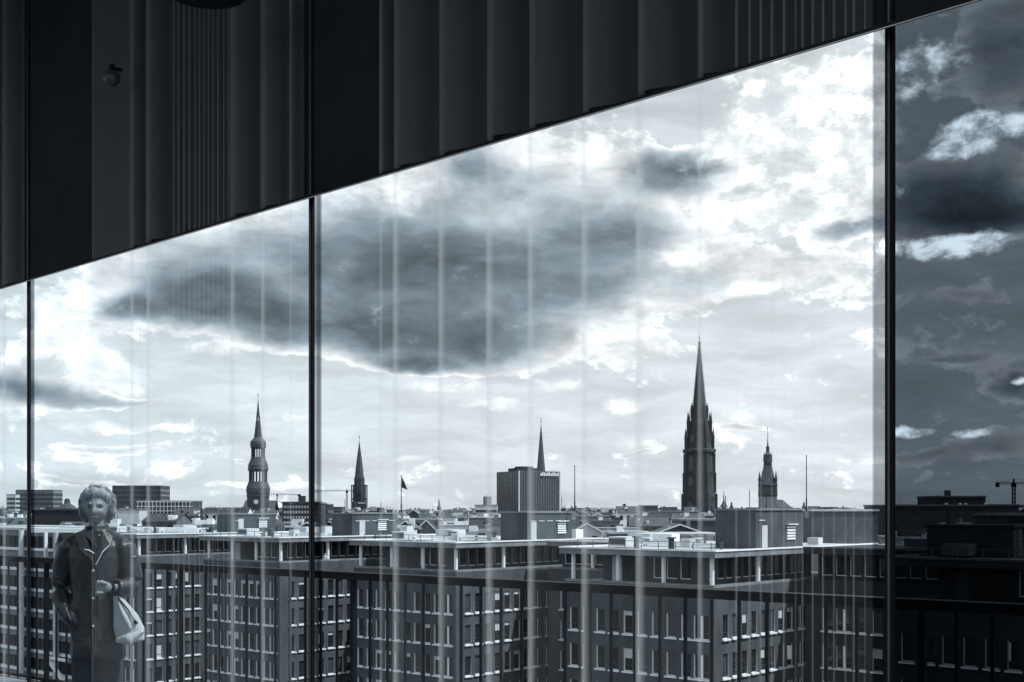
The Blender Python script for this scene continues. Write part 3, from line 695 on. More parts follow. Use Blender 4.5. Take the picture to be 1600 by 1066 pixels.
# -- town hall tower
D = 1156; S = D / F
t = tower('town_hall_tower', 'ornate copper town hall tower with stepped lantern, right of the gothic spire', 'clock tower', 1199.6, D)
Q4 = lambda rows: prof(rows, D, 1.414 * .96)
mb = MB(); mb.loft(Q4([(880, 13), (776, 12.6)]), concrete, 4); mb.build('base', t)
mb = MB(); mb.loft(Q4([(776, 12.8), (774, 13.2), (760, 12.6), (758, 13.6), (756, 12.4)]), stone, 4); mb.build('belfry', t)
mb = MB(); mb.loft(Q4([(756, 11.0), (745, 8.6), (735, 6.8), (727, 5.7), (725, 6.2)]), copper, 4); mb.build('roof', t)
mb = MB(); mb.loft(prof([(725, 6.0), (723, 6.6), (714, 6.0), (711, 6.6), (709, 4.2), (707, 2.8), (701, 2.6), (699, 3.0), (697, 1.4), (690, .7), (682, .4)], D), copper, 8); mb.loft(prof([(682, .4), (668, .25)], D), steel, 6)
mb.loft(prof([(681, .3), (679.8, 1.1), (678.6, .3)], D), copper, 8); mb.loft(prof([(671, .3), (669.8, 1.0), (668.6, .3)], D), copper, 8); mb.build('lantern', t)
for sx_ in (-1, 1):
    for sy_ in (-1, 1):
        mb = MB(); mb.loft(prof([(776, 2.2), (752, 2.0), (750, 2.6), (744, 1.6), (736, .2)], D), copper, 8); mb.build('corner_turret', t, (sx_ * 10.6 * S, sy_ * 10.6 * S, 0))
        mb = MB(); mb.loft(prof([(722, .9), (713, .8), (706.5, .1)], D), copper, 6); mb.build('pinnacle', t, (sx_ * 5.2 * S, sy_ * 5.2 * S, 0))
for i in range(4):
    mb = MB(); z = prof([(770, 0)], D)[0][0]; mb.box(-1.1 * S, 1.1 * S, -12.75 * S, -12.3 * S, z - 3 * S, z + 5 * S, glassd); mb.build('window', t, ((i - 1.5) * 5.2 * S, 0, 0))
mb = MB(); a, b, zz = 12.8 * S, 39 * S, 38 + 2 * S; mb.box(-22 * S, b, 4, 40, 0, zz, concrete)
mb.face([(a, 4, zz), (b, 4, zz), (b - 8 * S, 22, zz + 12.5 * S), (a, 22, zz + 12.5 * S)], copper); mb.face([(a, 40, zz), (b, 40, zz), (b - 8 * S, 22, zz + 12.5 * S), (a, 22, zz + 12.5 * S)][::-1], copper); mb.face([(b, 4, zz), (b, 40, zz), (b - 8 * S, 22, zz + 12.5 * S)], copper); mb.build('wing_roof', t)
mb = MB(); mb.loft([(zz, 8 * S), (zz + 2 * S, 7.6 * S), (zz + 4 * S, 6 * S), (zz + 5.2 * S, 3 * S)], tar, 12, c=(8 * S, 2)); mb.build('low_dome', t)

# -- distant tiny spires
for px, yt, D_, lab in ((686, 779, 2300, 'tiny distant church spire left of the glass tower block'), (1131, 768, 900, 'small roof turret with a finial beside the gothic spire'), (1143, 785, 1000, 'tiny pointed ridge turret right of the gothic spire base'), (1256, 786, 1500, 'tiny far spire beside the tall bare flagpole')):
    D = D_; t = tower('roof_turret', lab, 'turret', px, D)
    mb = MB(); mb.loft(prof([(860, 3.6), (793, 3.2)], D), stone, 8); mb.build('base', t); mb = MB(); mb.loft(prof([(793, 3.4), (789, 1.6), (785, 1.3), (yt, .2)] if px != 1131 else [(793, 7), (787, 3), (782, 1.1), (768, .4)], D), copper, 8); mb.build('spire', t)

# ================================================================== glass tower block
D = 700; S = D / F
t = tower('tower_block', 'dark glass tower block with vertical fins, in front of the smooth spire', 'building', 811, D)
rz = R(24)
t.rotation_euler = (0, 0, rz)
zt_ = 38 + 59 * S
LL, LR = 74 * S, 74 * S                           # left face and right face run back from the near corner
mb = MB()
mb.box(0, LR, 0, .01, 0, .01, glassd)
ez = (math.cos(0), math.sin(0))
body = MB(); body.box(-0.0, LR, 0, LL, 0, zt_, glassm); body.build('curtain_wall', t)
t.rotation_euler = (0, 0, R(28))
fm = MB()
n = 17
for i in range(n + 1): fm.box(LR * i / n - .12, LR * i / n + .12, -.35, -.001, 0, zt_, concrete)
for i in range(11): fm.box(-.351, -.001, LL * i / 10 - .12, LL * i / 10 + .12, 0, zt_, concrete)
kind(fm.build('fins', t), 'stuff')
for k in range(13):
    z = zt_ - 3.0 * k
    mb = MB(); mb.box(-.2, LR + .2, -.2, LL + .2, z - .55, z - .05, slatem if k else roofgrey); mb.build('floor_band', t)
mb = MB(); mb.box(-.36, .3, -.36, .3, 0, zt_ + .1, offwhite); mb.build('corner_strip', t)
mb = MB(); mb.box(8 * S, 46 * S, 6, LL - 8, zt_ + .004, zt_ + 5.4 * S, tar); mb.box(14 * S, 36 * S, 7, LL - 12, zt_ + 5.4 * S, zt_ + 8 * S, tar); mb.box(2 * S, 20 * S, 3, 6, zt_ + .004, zt_ + 2 * S, tar); mb.build('roof_plant', t)
mb = MB(); r2 = random.Random(5)
for i in range(11):
    x = LR * .50 + i * LR * .042; w = LR * .026
    mb.box(x, x + w, -.9, -.6, zt_ - 2.6, zt_ - (.6 if i % 3 else 1.2), white)
mb.build('roof_sign', t)
mb = MB(); mb.box(LR * .98, LR + .2, -.36, 0, 0, zt_, offwhite); mb.build('corner_strip', t)

# ================================================================== other named blocks
def block(name, label, x0, x1, ytop, D, depth, mt, rz=0.0, bands=None, band_m=None, verts=None, vert_m=None, cat='building', top=None, ybot=None, extra=None):
    c = at((x0 + x1) / 2, HY, D); t = thing(name, label, cat, (c.x, c.y, GROUND), rz)
    w = (x1 - x0) / F * D; z = 38 + (HY - ytop) / F * D
    z0 = 0.0
    mb = MB(); mb.box(-w / 2, w / 2, 0, depth, z0, z, mt); mb.build('wall', t)
    mb = MB(); mb.box(-w / 2 - .2, w / 2 + .2, -.2, depth + .2, z, z + .4, top or concrete); mb.build('roof', t)
    if bands:
        mb = MB()
        for k in range(bands[0]):
            zz = z - bands[1] * (k + .7)
            mb.box(-w / 2 + .4, w / 2 - .4, -.22, -.002, zz - bands[2], zz, band_m); mb.box(w / 2 + .002, w / 2 + .2, .4, depth - .4, zz - bands[2], zz, band_m)
        kind(mb.build('window_band', t), 'stuff')
    if verts:
        mb = MB()
        for i in range(verts + 1):
            x = -w / 2 + w * i / verts; mb.box(x - .2, x + .2, -.4, -.23, 0, z, vert_m)
        kind(mb.build('facade_rib', t), 'stuff')
    return t, w, z
block('tower_block', 'striped twin tower block at far left, its higher half', 25, 83, 766, 1150, 24, concrete, .0, (9, 4.2, 2.2), slatem, 14, roofgrey)
block('tower_block', 'striped twin tower block at far left, its lower narrow half', 10, 24.5, 773, 1140, 20, offwhite, .0, (8, 4.0, 2.1), slatem)
block('office_slab', 'wide dark office slab with faint window bands, right of the woman\'s head', 176.5, 250, 759.5, 900, 30, slatem, .04, (6, 3.6, 1.3), glassm, 18, tar)
block('plain_hall', 'plain pale windowless hall below the wide dark office slab', 180, 218, 797, 420, 20, offwhite)
t, w, z = block('scaffolded_block', 'block wrapped in pale scaffolding grid, left of the baroque tower', 217, 298, 784, 430, 16, slatem)
mb = MB()
for k in range(7): mb.box(-w / 2 - .6, w / 2 + .8, -1.2, -.6, z - .2 - k * 1.55, z + .05 - k * 1.55, offwhite)
for i in range(15): mb.box(-w / 2 + i * w / 14 - .09, -w / 2 + i * w / 14 + .09, -1.25, -1.1, z - 14, z + .4, offwhite)
kind(mb.build('scaffold', t), 'stuff')
block('low_hall', 'long dark flat hall roof behind the woman\'s head, far left', 50, 132, 798, 330, 18, tar, 0, None, top=slatem)
t, w, z = block('domed_house', 'small house with a domed lantern roof left of the woman\'s head', 84, 112, 795, 600, 12, stone)
mb = MB(); mb.loft([(z + .4, w * .5), (z + 1.6, w * .35), (z + 2.4, w * .18), (z + 4.6, w * .14), (z + 5.0, w * .05)], slatem, 8, c=(0, 6)); mb.build('lantern', t)
t, w, z = block('grid_block', 'block with a grid of small lit windows beside the middle mullion', 441, 496, 787, 380, 18, slatem, .0, None)
mb = MB()
for k in range(6):
    for i in range(11):
        x = -w / 2 + .5 + i * (w - 1) / 11; mb.box(x, x + .6, -.1, -.002, z - 1.4 - k * 1.6, z - .6 - k * 1.6, offwhite)
kind(mb.build('small_panes', t), 'stuff')
mb = MB(); mb.box(-w / 2 - 1, w / 2 + 1.5, -1, 1, z + .41, z + .6, roofgrey); mb.box(-1, 1, 3, 5, z + .4, z + 2.4, tar); mb.build('roof_plant', t)
block('dark_block', 'dark narrow block just right of the middle mullion', 497, 511, 789, 420, 15, tar, 0, (5, 2.6, 1.0), glassm)
block('flat_house', 'plain boxy house with a mast right of the middle mullion', 505, 534, 793, 700, 14, roofgrey, 0, (2, 3, 1.2), glassd)
t, w, z = block('silo_house', 'house carrying a round white tank, left of the glass tower block', 742, 777, 790, 620, 18, offwhite, 0, (3, 3, 1.3), slatem)
mb = MB(); mb.loft([(z + .4, 2.1), (z + 4.3, 2.1), (z + 4.8, 1.2)], concrete, 18, c=(w * .05, 4)); mb.build('tank', t)
t, w, z = block('arched_house', 'old house with round arched upper windows, right of the glass tower block', 904, 952, 808, 330, 16, concrete, 0)
for i in range(6):
    x = -w / 2 + w * (i + .6) / 6.4; mb = MB(); n = 10; r = w / 17
    pts = [(x - r, -.06, z - 2.4)] + [(x - r * math.cos(math.pi * j / n), -.06, z - 1.4 + r * math.sin(math.pi * j / n)) for j in range(n + 1)] + [(x + r, -.06, z - 2.4)]
    mb.face(pts[::-1], glassd)
    for j in range(n): mb.bar(pts[j + 1], pts[j + 2], .16, offwhite)
    mb.build('arched_window', t)
block('dark_house', 'dark square house with white window strips, left of the gothic spire', 1004, 1028, 791, 520, 16, slatem, 0, (2, 3.0, 1.4), glassm)
block('office_row', 'long pale house front with square windows at the foot of the gothic spire', 1000, 1072, 800, 500, 16, concrete, 0, (2, 3.4, 2.0), glassd, 9, concrete)
t, w, z = block('white_parapet_house', 'low white walled roof terrace at the foot of the gothic spire', 1017, 1128, 838, 190, 14, white, 0, top=gravel)
mb = MB()
for i in range(9): mb.box(-w / 2 + i * w / 9 - .05, -w / 2 + i * w / 9 + .05, -.3, -.2, z - 1.6, z + .05, steel)
mb.box(-w / 2, w / 2, -.3, -.2, z - .45, z - .38, steel); mb.build('fence', t)
block('plain_hall', 'plain dark hall in front of the gothic spire base', 1066, 1128, 814, 280, 18, slatem, 0)
block('plain_hall', 'broad shaded hall behind the pleated curtain end, right', 1268, 1372, 799, 250, 18, roofgrey, 0, top=offwhite)
block('white_hall', 'bright flat roofed hall between the glass tower block and gothic spire', 918, 1000, 828, 260, 12, white, 0, (1, 2.2, 1.2), glassm)
block('white_hall', 'bright white roofed hall left of the glass tower block', 683, 712, 809, 400, 12, white, 0, (2, 2.5, .5), slatem)
block('pale_hall', 'pale hall with ribbed front left of the glass tower block', 693, 731, 800, 560, 14, offwhite, 0, None, None, 14, concrete)
block('long_hall', 'long dark flat building behind the smoked pane', 1396, 1545, 791, 300, 25, slatem, 0)
t, w, z = block('long_hall', 'dark upper storey with a chimney behind the smoked pane', 1468, 1540, 777, 330, 18, slatem, 0)
mb = MB(); mb.box(-w * .23, -w * .14, 4, 6, z + .4, z + 1.9, slatem); mb.build('chimney', t)
for i, x in enumerate((-.42, -.12, .0, .42)):
    mb = MB(); mb.loft([(0, .5), (.35, .4), (.5, .15)], white, 10); mb.build('skylight', t, (w * x, -2.2, z - 2.1))
mb = MB()
for x in (-.72, -.66): mb.bar((w * x, -6, z - 3), (w * x, -6, z + .6), .09, steel)
mb.build('antenna', t)
block('flat_house', 'dark flat house under the right hand crane', 1541, 1592, 790, 360, 14, slatem, 0)
block('flat_house', 'black tall house at the right edge below the crane', 1574, 1640, 806, 200, 14, tar, 0)

# gable house and skylight roof, in the middle distance
def gable(name, label, x0, x1, yr, ye, D, depth, wall_m, roof_m, front=False, cat='house', group=None, windows=0):
    c = at((x0 + x1) / 2, HY, D); t = thing(name, label, cat, (c.x, c.y, GROUND), 0, group)
    w = (x1 - x0) / F * D; zr, ze = 38 + (HY - yr) / F * D, 38 + (HY - ye) / F * D; e = .3
    mb = MB(); mb.box(-w / 2, w / 2, 0, depth, 0, ze, wall_m)
    if front: mb.face([(-w / 2, 0, ze), (w / 2, 0, ze), (0, 0, zr)], wall_m); mb.face([(-w / 2, depth, ze), (w / 2, depth, ze), (0, depth, zr)][::-1], wall_m)
    else: mb.face([(w / 2, 0, ze), (w / 2, depth, ze), (w / 2, depth / 2, zr)], wall_m); mb.face([(-w / 2, 0, ze), (-w / 2, depth, ze), (-w / 2, depth / 2, zr)][::-1], wall_m)
    mb.build('wall', t)
    mb = MB()
    if front:
        mb.bar((-w / 2 - e, depth / 2, ze - .1), (0, depth / 2, zr + .15), depth + .8, roof_m, .25, up=(1, 0, 2)) if False else None
        for s in (-1, 1):
            q = [(s * (w / 2 + e), -e, ze - .2), (0, -e, zr + .12), (0, depth + e, zr + .12), (s * (w / 2 + e), depth + e, ze - .2)]
            mb.face(q if s < 0 else q[::-1], roof_m); mb.face([(a, b, c_ + .2) for a, b, c_ in (q[::-1] if s < 0 else q)][::-1], roof_m)
            mb.bar(Vector(q[0]) + Vector((0, -.05, .05)), Vector(q[1]) + Vector((0, -.05, .05)), .25, white)
    else:
        for s, y in ((-1, -e), (1, depth + e)):
            q = [(-w / 2 - e, y, ze - .15), (w / 2 + e, y, ze - .15), (w / 2 + e, depth / 2, zr + .1), (-w / 2 - e, depth / 2, zr + .1)]; mb.face(q if s < 0 else q[::-1], roof_m)
    rf = mb.build('roof', t)
    return t, w, ze, zr, rf
gable('gable_house', 'small house with a white edged gable just right of the middle mullion', 490, 524, 825, 842, 235, 12, slatem, slatem, True)
t, w, ze, zr, rf = gable('roofed_house', 'steep dark roof with a triangular light gable, right of the pennant flagpole', 648, 684, 814, 832, 300, 14, concrete, tar, True)
gable('roofed_house', 'low pitched roof house with a triangular gable right of the glass tower block', 908, 930, 793, 803, 700, 14, roofgrey, roofgrey, True)

# ================================================================== the roofscape between: rows of single houses
LAND = [(20, 'the twin tower block'), (110, 'the domed lantern house'), (160, 'the woman in the coat'), (213, 'the wide dark office slab'), (258, 'the scaffolded block'), (345, 'the low tree crown'), (403, 'the tiered baroque tower'), (468, 'the lit window grid'), (520, 'the middle mullion'), (561, 'the slim needle spire'), (627, 'the pennant flagpole'), (700, 'the ribbed pale hall'), (760, 'the round white tank'),
        (830, 'the glass tower block'), (898, 'the bare middle flagpole'), (950, 'the arched windows'), (1010, 'the dark square house'), (1093, 'the gothic spire'), (1150, 'the tiny ridge turret'), (1200, 'the town hall tower'), (1260, 'the tallest flagpole'), (1330, 'the pleated curtain end'), (1430, 'the smoked pane edge'), (1505, 'the dark chimney storey'), (1585, 'the right hand crane')]
rr = random.Random(21)
TONE = [('brown grey', roofgrey), ('pale', offwhite), ('mid grey', concrete), ('dark', slatem), ('white', white)]
SEEN = set()
def free_label(fmt, *extra):
    for e in extra:
        s = fmt % e
        if s not in SEEN: SEEN.add(s); return s
    return None
n_h = 0
for row, (D, nm) in enumerate(((240, 'front'), (290, 'second'), (350, 'third'), (430, 'fourth'), (530, 'fifth'), (650, 'sixth'), (800, 'seventh'), (980, 'rearmost'))):
    x = -60.0
    while x < 1640:
        wpx = rr.uniform(9, 20) * F / D * (.55 if row < 2 else .8) if row < 4 else rr.uniform(12, 28)
        x0, x1 = x, x + wpx; x = x1 + rr.uniform(-1, 14)
        if row == 0 and rr.random() < .3: continue
        h = rr.gauss(31.8 + row * .55, 1.6); h = min(h, 36.6)
        tone, wm = rr.choice(TONE if row > 1 else TONE[:4]); lab = min(LAND, key=lambda q: abs(q[0] - (x0 + x1) / 2)); side = 'left of' if (x0 + x1) / 2 < lab[0] else 'right of'
        pitched = rr.random() < .55; zr_ = rr.uniform(2.5, 5)
        ye = HY + (38 - h) * F / D
        lbl = free_label(f'{tone} {"gabled" if pitched else "flat"} {nm} row house %s {lab[1]}', side, 'just ' + side, 'far ' + side, 'partly hidden ' + side, 'low ' + side, 'narrow ' + side)
        if lbl is None: continue
        roofm = rr.choice([slatem, tar, roofgrey, copper])
        dep = rr.uniform(9, 16)
        if pitched:
            t, w, ze, zr2, rf = gable('town_house', lbl, x0, x1, ye - zr_ * .5 * F / D, ye, D + rr.uniform(-20, 20), dep, wm, roofm, rr.random() < .35, 'house', 'houses of the roofscape')
            for s in range(rr.randint(0, 2)):
                cx_ = rr.uniform(-w * .4, w * .4); mb = MB(); mb.box(cx_ - .4, cx_ + .4, dep * .55, dep * .55 + .7, ze, zr2 + .9, concrete); mb.build('chimney', rf)
            ztop = ze
        else:
            t, w, ztop = block('town_house', lbl, x0, x1, ye, D + rr.uniform(-20, 20), dep, wm, 0, cat='house', top=rr.choice([gravel, offwhite, tar, roofgrey])); t['group'] = 'houses of the roofscape'
            if rr.random() < .7:
                a = rr.uniform(-w * .35, w * .1); b = rr.uniform(1.2, 4); mb = MB(); mb.box(a, a + b, 2, 5, ztop + .4, ztop + rr.uniform(1.2, 2.4), rr.choice([offwhite, slatem, white, concrete])); mb.build('roof_box', t)
            if rr.random() < .4:
                a = rr.uniform(-w * .4, w * .4); mb = MB(); mb.bar((a, 3, ztop + .4), (a, 3, ztop + rr.uniform(1.8, 3.6)), .12, steel); mb.build('antenna', t)
        for s_ in range(rr.randint(2, 5)):
            a = rr.uniform(-w * .42, w * .36); b = rr.uniform(.5, 1.8); y_ = rr.uniform(.6, dep * .4); mb = MB(); z_ = ztop + (.5 if not pitched else y_ / (dep * .5) * zr_ * .5 - .1); mb.box(a, a + b, y_, y_ + b, z_ - .6, z_ + rr.uniform(.3, 1.3), rr.choice([white, white, offwhite, slatem, concrete])); mb.build('dormer' if pitched else 'roof_hatch', t)
        mb = MB(); nb = max(2, int(w / 2.4)); gl = glassd if wm is not slatem else glassm
        for k in range(3):
            for i in range(nb):
                if rr.random() < .12: continue
                xx = -w / 2 + w * (i + .5) / nb; mb.box(xx - .5, xx + .5, -.08, -.002, ztop - 2.4 - k * 3.1, ztop - .8 - k * 3.1, gl)
        if mb.f: kind(mb.build('window_row', t), 'stuff')
        n_h += 1
# far low mass of the city, too far to tell apart
mb = MB()
for k in range(900):
    D = rr.uniform(1250, 3600); x = rr.uniform(-200, 1750); p = at(x, HY, D); h = rr.gauss(33, 3.2); w = rr.uniform(10, 40)
    if rr.random() < .03: h += rr.uniform(3, 9)
    mb.box(p.x - w / 2, p.x + w / 2, D, D + 20, 0, h, rr.choice([roofgrey, slatem, concrete, offwhite]))
kind(mb.build('distant_roofscape', None, (0, 0, GROUND)), 'stuff')

# ================================================================== cranes
def crane(label, px, yj, D, x_tip, x_back, sc=1.0, ybase=830):
    c = at(px, HY, D); t = thing('tower_crane', label, 'crane', (c.x, c.y, GROUND), 0); k = D / F
    zj = 38 + (HY - yj) * k; w = 1.3 * k * sc
    def truss(a, b, wd, name):
        mb = MB(); a, b = Vector(a), Vector(b); d = b - a; n = max(4, int(d.length / (wd * 1.6))); s = Vector((1, 0, 0)) if abs(d.normalized().z) > .9 else Vector((0, 0, 1)); o = Vector((0, 1, 0))
        cs = [s * i * wd / 2 + o * j * wd / 2 for i, j in ((-1, -1), (1, -1), (1, 1), (-1, 1))]
        for q in cs: mb.bar(a + q, b + q, wd * .22, steel)
        for i in range(n):
            p0, p1 = a + d * i / n, a + d * (i + 1) / n
            for u in range(4): mb.bar(p0 + cs[u], p1 + cs[(u + 1) % 4], wd * .13, steel)
        mb.build(name, t)
    truss((0, 0, 0), (0, 0, zj), w * 1.9, 'mast'); truss((0, 0, zj), ((x_tip - px) * k, 0, zj + .0), w * 1.3, 'jib'); truss((0, 0, zj), ((x_back - px) * k, 0, zj), w * 1.5, 'counter_jib')
    mb = MB(); xb = (x_back - px) * k; sg = 1 if xb > 0 else -1; mb.box(min(xb, xb - sg * 5 * k), max(xb, xb - sg * 5 * k), -w, w, zj - 4 * k * sc, zj + .5 * k, steel); mb.build('counterweight', t)
    mb = MB(); mb.box(-2.2 * k * sc, 2.2 * k * sc, -w, w, zj - 4 * k * sc, zj, steel); mb.bar((0, 0, zj), (0, 0, zj + 4 * k * sc), w, steel); mb.build('cab', t)
    mb = MB(); mb.bar((0, 0, zj + 4 * k * sc), ((x_tip - px) * .6 * k, 0, zj + .6 * k), .25 * k, steel); mb.bar((0, 0, zj + 4 * k * sc), ((x_back - px) * .9 * k, 0, zj + .6 * k), .25 * k, steel); mb.build('tie', t)
crane('tower crane with a long left jib beside the slim needle spire', 542, 767, 1600, 492, 556, .8)
crane('faint thin tower crane right of the baroque tower', 433, 773, 1900, 402, 470, .6)
crane('heavy dark tower crane behind the smoked pane at the right edge', 1584, 755, 520, 1640, 1556, 1.6)

# ================================================================== trees between the roofs
def tree(label, px, ytop, D, h, r, seed):
    c = at(px, HY, D); zt = 38 + (HY - ytop) / F * D; t = thing('tree', label, 'tree', (c.x, c.y, GROUND), 0, 'trees between the roofs')
    q = random.Random(seed); mb = MB(); mb.tube([(0, 0, 0), (.3, 0, zt - h * .8), (.1, .2, zt - h * .3)], [.6, .4, .12], tar, 8)
    for i in range(7):
        a = q.uniform(0, 6.28); mb.tube([(.2, 0, zt - h * .75), (r * .7 * math.cos(a), r * .7 * math.sin(a), zt - h * q.uniform(.2, .6))], [.2, .05], tar, 5)
    mb.build('trunk', t); mb = MB()
    cl = [(Vector((q.gauss(0, r * .45), q.gauss(0, r * .45), zt - h * .45 + q.gauss(0, h * .2))), q.uniform(.25, .5) * r) for _ in range(26)]
    for c_, rad in cl:
        for _ in range(60):
            d = Vector((q.gauss(0, 1), q.gauss(0, 1), q.gauss(0, 1))).normalized() * rad * q.uniform(.5, 1.05); p_ = c_ + d
            u = Vector((q.gauss(0, 1), q.gauss(0, 1), q.gauss(0, 1))).normalized(); v = u.orthogonal().normalized(); s = .35
            mb.face([p_ - u * s, p_ + v * s * .6, p_ + u * s, p_ - v * s * .6], foliage)
    mb.build('crown', t)
tree('dark leafy tree among roofs left of the dark square house', 985, 800, 480, 12, 5.5, 1)
tree('rounded tree among roofs between pennant flagpole and white roofed hall', 664, 800, 620, 10, 5, 2)
tree('low tree crown left of the grid of lit windows', 318, 806, 400, 11, 5, 3)
tree('small tree crown right of the tallest flagpole', 1290, 803, 460, 10, 4.5, 4)
tree('broad tree crown between the bare middle flagpole and the arched windows', 912, 799, 560, 11, 6, 5)
tree('dark tree crown right of the glass tower block', 884, 801, 640, 11, 6, 6)
tree('tree crown left of the plain needle spire', 534, 800, 700, 12, 6, 7)
tree('tree crown at the foot of the striped twin tower block', 60, 800, 520, 11, 6, 8)
tree('pair-wide tree crown right of the town hall tower', 1236, 801, 600, 10, 6, 9)
tree('tree crown between pennant flagpole and slim needle spire', 598, 800, 800, 12, 7, 10)

# ================================================================== the woman on the terrace
class Clay(MB):
    def ell(s, c, r, mt, n=18, m=12, rot=None):
        b = len(s.v); c = Vector(c)
        for j in range(m + 1):
            th = math.pi * j / m
            for i in range(n):
                ph = 2 * math.pi * i / n; p = Vector((r[0] * math.sin(th) * math.cos(ph), r[1] * math.sin(th) * math.sin(ph), r[2] * math.cos(th)))
                if rot: p = rot @ p
                s.v.append(tuple(c + p))
        for j in range(m):
            for i in range(n):
                k = (i + 1) % n; s.f.append((b + j * n + i, b + (j + 1) * n + i, b + (j + 1) * n + k, b + j * n + k)); s.mi.append(s.m(mt))
    def rings(s, rows, mt, n=28):
        """rows: (z, cx, cy, rx, ry)"""
        b = len(s.v)
        for z, x, y, rx, ry in rows:
            for i in range(n):
                a = 2 * math.pi * i / n; s.v.append((x + rx * math.cos(a), y + ry * math.sin(a), z))
        up = rows[-1][0] > rows[0][0]
        for k in range(len(rows) - 1):
            for i in range(n):
                j = (i + 1) % n; q = (b + k * n + i, b + k * n + j, b + (k + 1) * n + j, b + (k + 1) * n + i)
                s.f.append(q if up else q[::-1]); s.mi.append(s.m(mt))
        q = tuple(b + n - 1 - i for i in range(n)); s.f.append(q if up else q[::-1]); s.mi.append(s.m(mt))
        q = tuple(b + (len(rows) - 1) * n + i for i in range(n)); s.f.append(q if up else q[::-1]); s.mi.append(s.m(mt))
def fuse(o, vox, smooth=6):
    rm = o.modifiers.new('fuse', 'REMESH'); rm.mode = 'VOXEL'; rm.voxel_size = vox; rm.use_smooth_shade = True
    if smooth: sm = o.modifiers.new('smooth', 'SMOOTH'); sm.factor = .5; sm.iterations = smooth
def bumpy(m, scale, strength, stretch=(1, 1, 1), dist=.02):
    nt = m.node_tree; b = nt.nodes['Principled BSDF']; t = nt.nodes.new('ShaderNodeTexCoord'); mp = nt.nodes.new('ShaderNodeMapping'); mp.inputs['Scale'].default_value = stretch
    n = nt.nodes.new('ShaderNodeTexNoise'); n.inputs['Scale'].default_value = scale; n.inputs['Detail'].default_value = 5; n.inputs['Distortion'].default_value = .8
    bp = nt.nodes.new('ShaderNodeBump'); bp.inputs['Strength'].default_value = strength; bp.inputs['Distance'].default_value = dist
    nt.links.new(t.outputs['Object'], mp.inputs[0]); nt.links.new(mp.outputs[0], n.inputs['Vector']); nt.links.new(n.outputs['Fac'], bp.inputs['Height']); nt.links.new(bp.outputs[0], b.inputs['Normal'])
    return m
skin = mat('skin', .21, .55, .12, 12); coat_m = bumpy(mat('coat_cloth', .024, .42, .15, 5, spec=.4), 9, .7, (1, 1, .55), .03); trouser_m = bumpy(mat('trouser_cloth', .035, .8, .2, 8), 10, .5, (1, 1, .3))
hair_m = mat('grey_hair', .26, .5, .25, 30); knit = mat('dark_knit', .018, .9, .2, 40); bag_m = bumpy(mat('pale_canvas', .36, .85, .12, 6), 7, .6, (1.4, 1, .5), .03); eye_m = mat('eye_dark', .03, .2, 0); lip_m = mat('lips', .14, .5, .1, 20)
highlight_m = mat('pale_highlight', .6, .6, .1, 10); shoe_m = mat('shoe_leather', .02, .4, .2, 9); button_m = mat('button_metal', .6, .25, .1, 20, metal=.8)
PD = 7.8; pc = at(150, HY, PD)
pw = thing('person', 'woman with short fluffy grey hair in a dark knee-length coat, one hand in pocket', 'person', (pc.x, pc.y, 0), 0)
bd = Clay()
# head: displaced ellipsoid, chin down to 1.50 m, crown at 1.70 m
hb = len(bd.v); nu, nv = 56, 44; hc = Vector((.008, 0, 1.603)); turn = Matrix.Rotation(R(7), 3, 'Z') @ Matrix.Rotation(R(3), 3, 'Y')
for j in range(nv + 1):
    th = math.pi * j / nv
    for i in range(nu):
        ph = 2 * math.pi * i / nu; x, y, z = math.sin(th) * math.cos(ph), math.sin(th) * math.sin(ph), math.cos(th)
        tx = 1 - (.30 * max(0, -z) ** 1.4); ty = 1 - .12 * max(0, -z)
        p = Vector((.070 * x * tx, .094 * y * ty, .108 * z))
        if y < .1:
            G = lambda cx_, cz, wx, wz: math.exp(-((p.x - cx_) / wx) ** 2 - ((p.z - cz) / wz) ** 2)
            p.y -= .026 * G(0, -.022, .011, .017) + .014 * G(0, .0, .008, .022) + .007 * (G(-.03, .028, .022, .009) + G(.03, .028, .022, .009)) + .006 * G(0, -.056, .024, .012) + .010 * G(0, -.088, .022, .014)
            p.y += .017 * (G(-.030, .006, .017, .011) + G(.030, .006, .017, .011)) + .004 * G(0, -.070, .02, .006); p.y -= .006 * (G(-.042, -.026, .02, .018) + G(.042, -.026, .02, .018))
        bd.v.append(tuple(hc + turn @ p))
for j in range(nv):
    for i in range(nu):
        k = (i + 1) % nu; bd.f.append((hb + j * nu + i, hb + (j + 1) * nu + i, hb + (j + 1) * nu + k, hb + j * nu + k)); bd.mi.append(bd.m(skin))
for s_ in (-1, 1): bd.ell((.008 + s_ * .075, .012, 1.598), (.010, .018, .028), skin)
bd.tube([(0, .02, 1.36), (.0, .015, 1.45), (.006, .01, 1.54)], [.06, .052, .05], skin, 16)
bd.rings([(.90, .01, 0, .13, .09), (1.1, .005, 0, .12, .085), (1.3, 0, 0, .15, .09), (1.40, 0, .0, .13, .075), (1.43, 0, .01, .06, .05)], skin)
for s_ in (-1, 1): bd.tube([(s_ * .075, .0, .95), (s_ * .075, 0, .5), (s_ * .08, .02, .07)], [.075, .055, .04], skin, 12); bd.ell((s_ * .085, -.05, .05), (.04, .10, .04), skin)
bd.tube([(-.17, 0, 1.38), (-.24, .03, 1.12), (-.15, -.07, .95)], [.05, .042, .03], skin, 12); bd.ell((-.12, -.06, .90), (.028, .026, .045), skin)
bd.tube([(.18, 0, 1.38), (.228, -.01, 1.14), (.15, -.14, 1.115)], [.05, .042, .028], skin, 12)
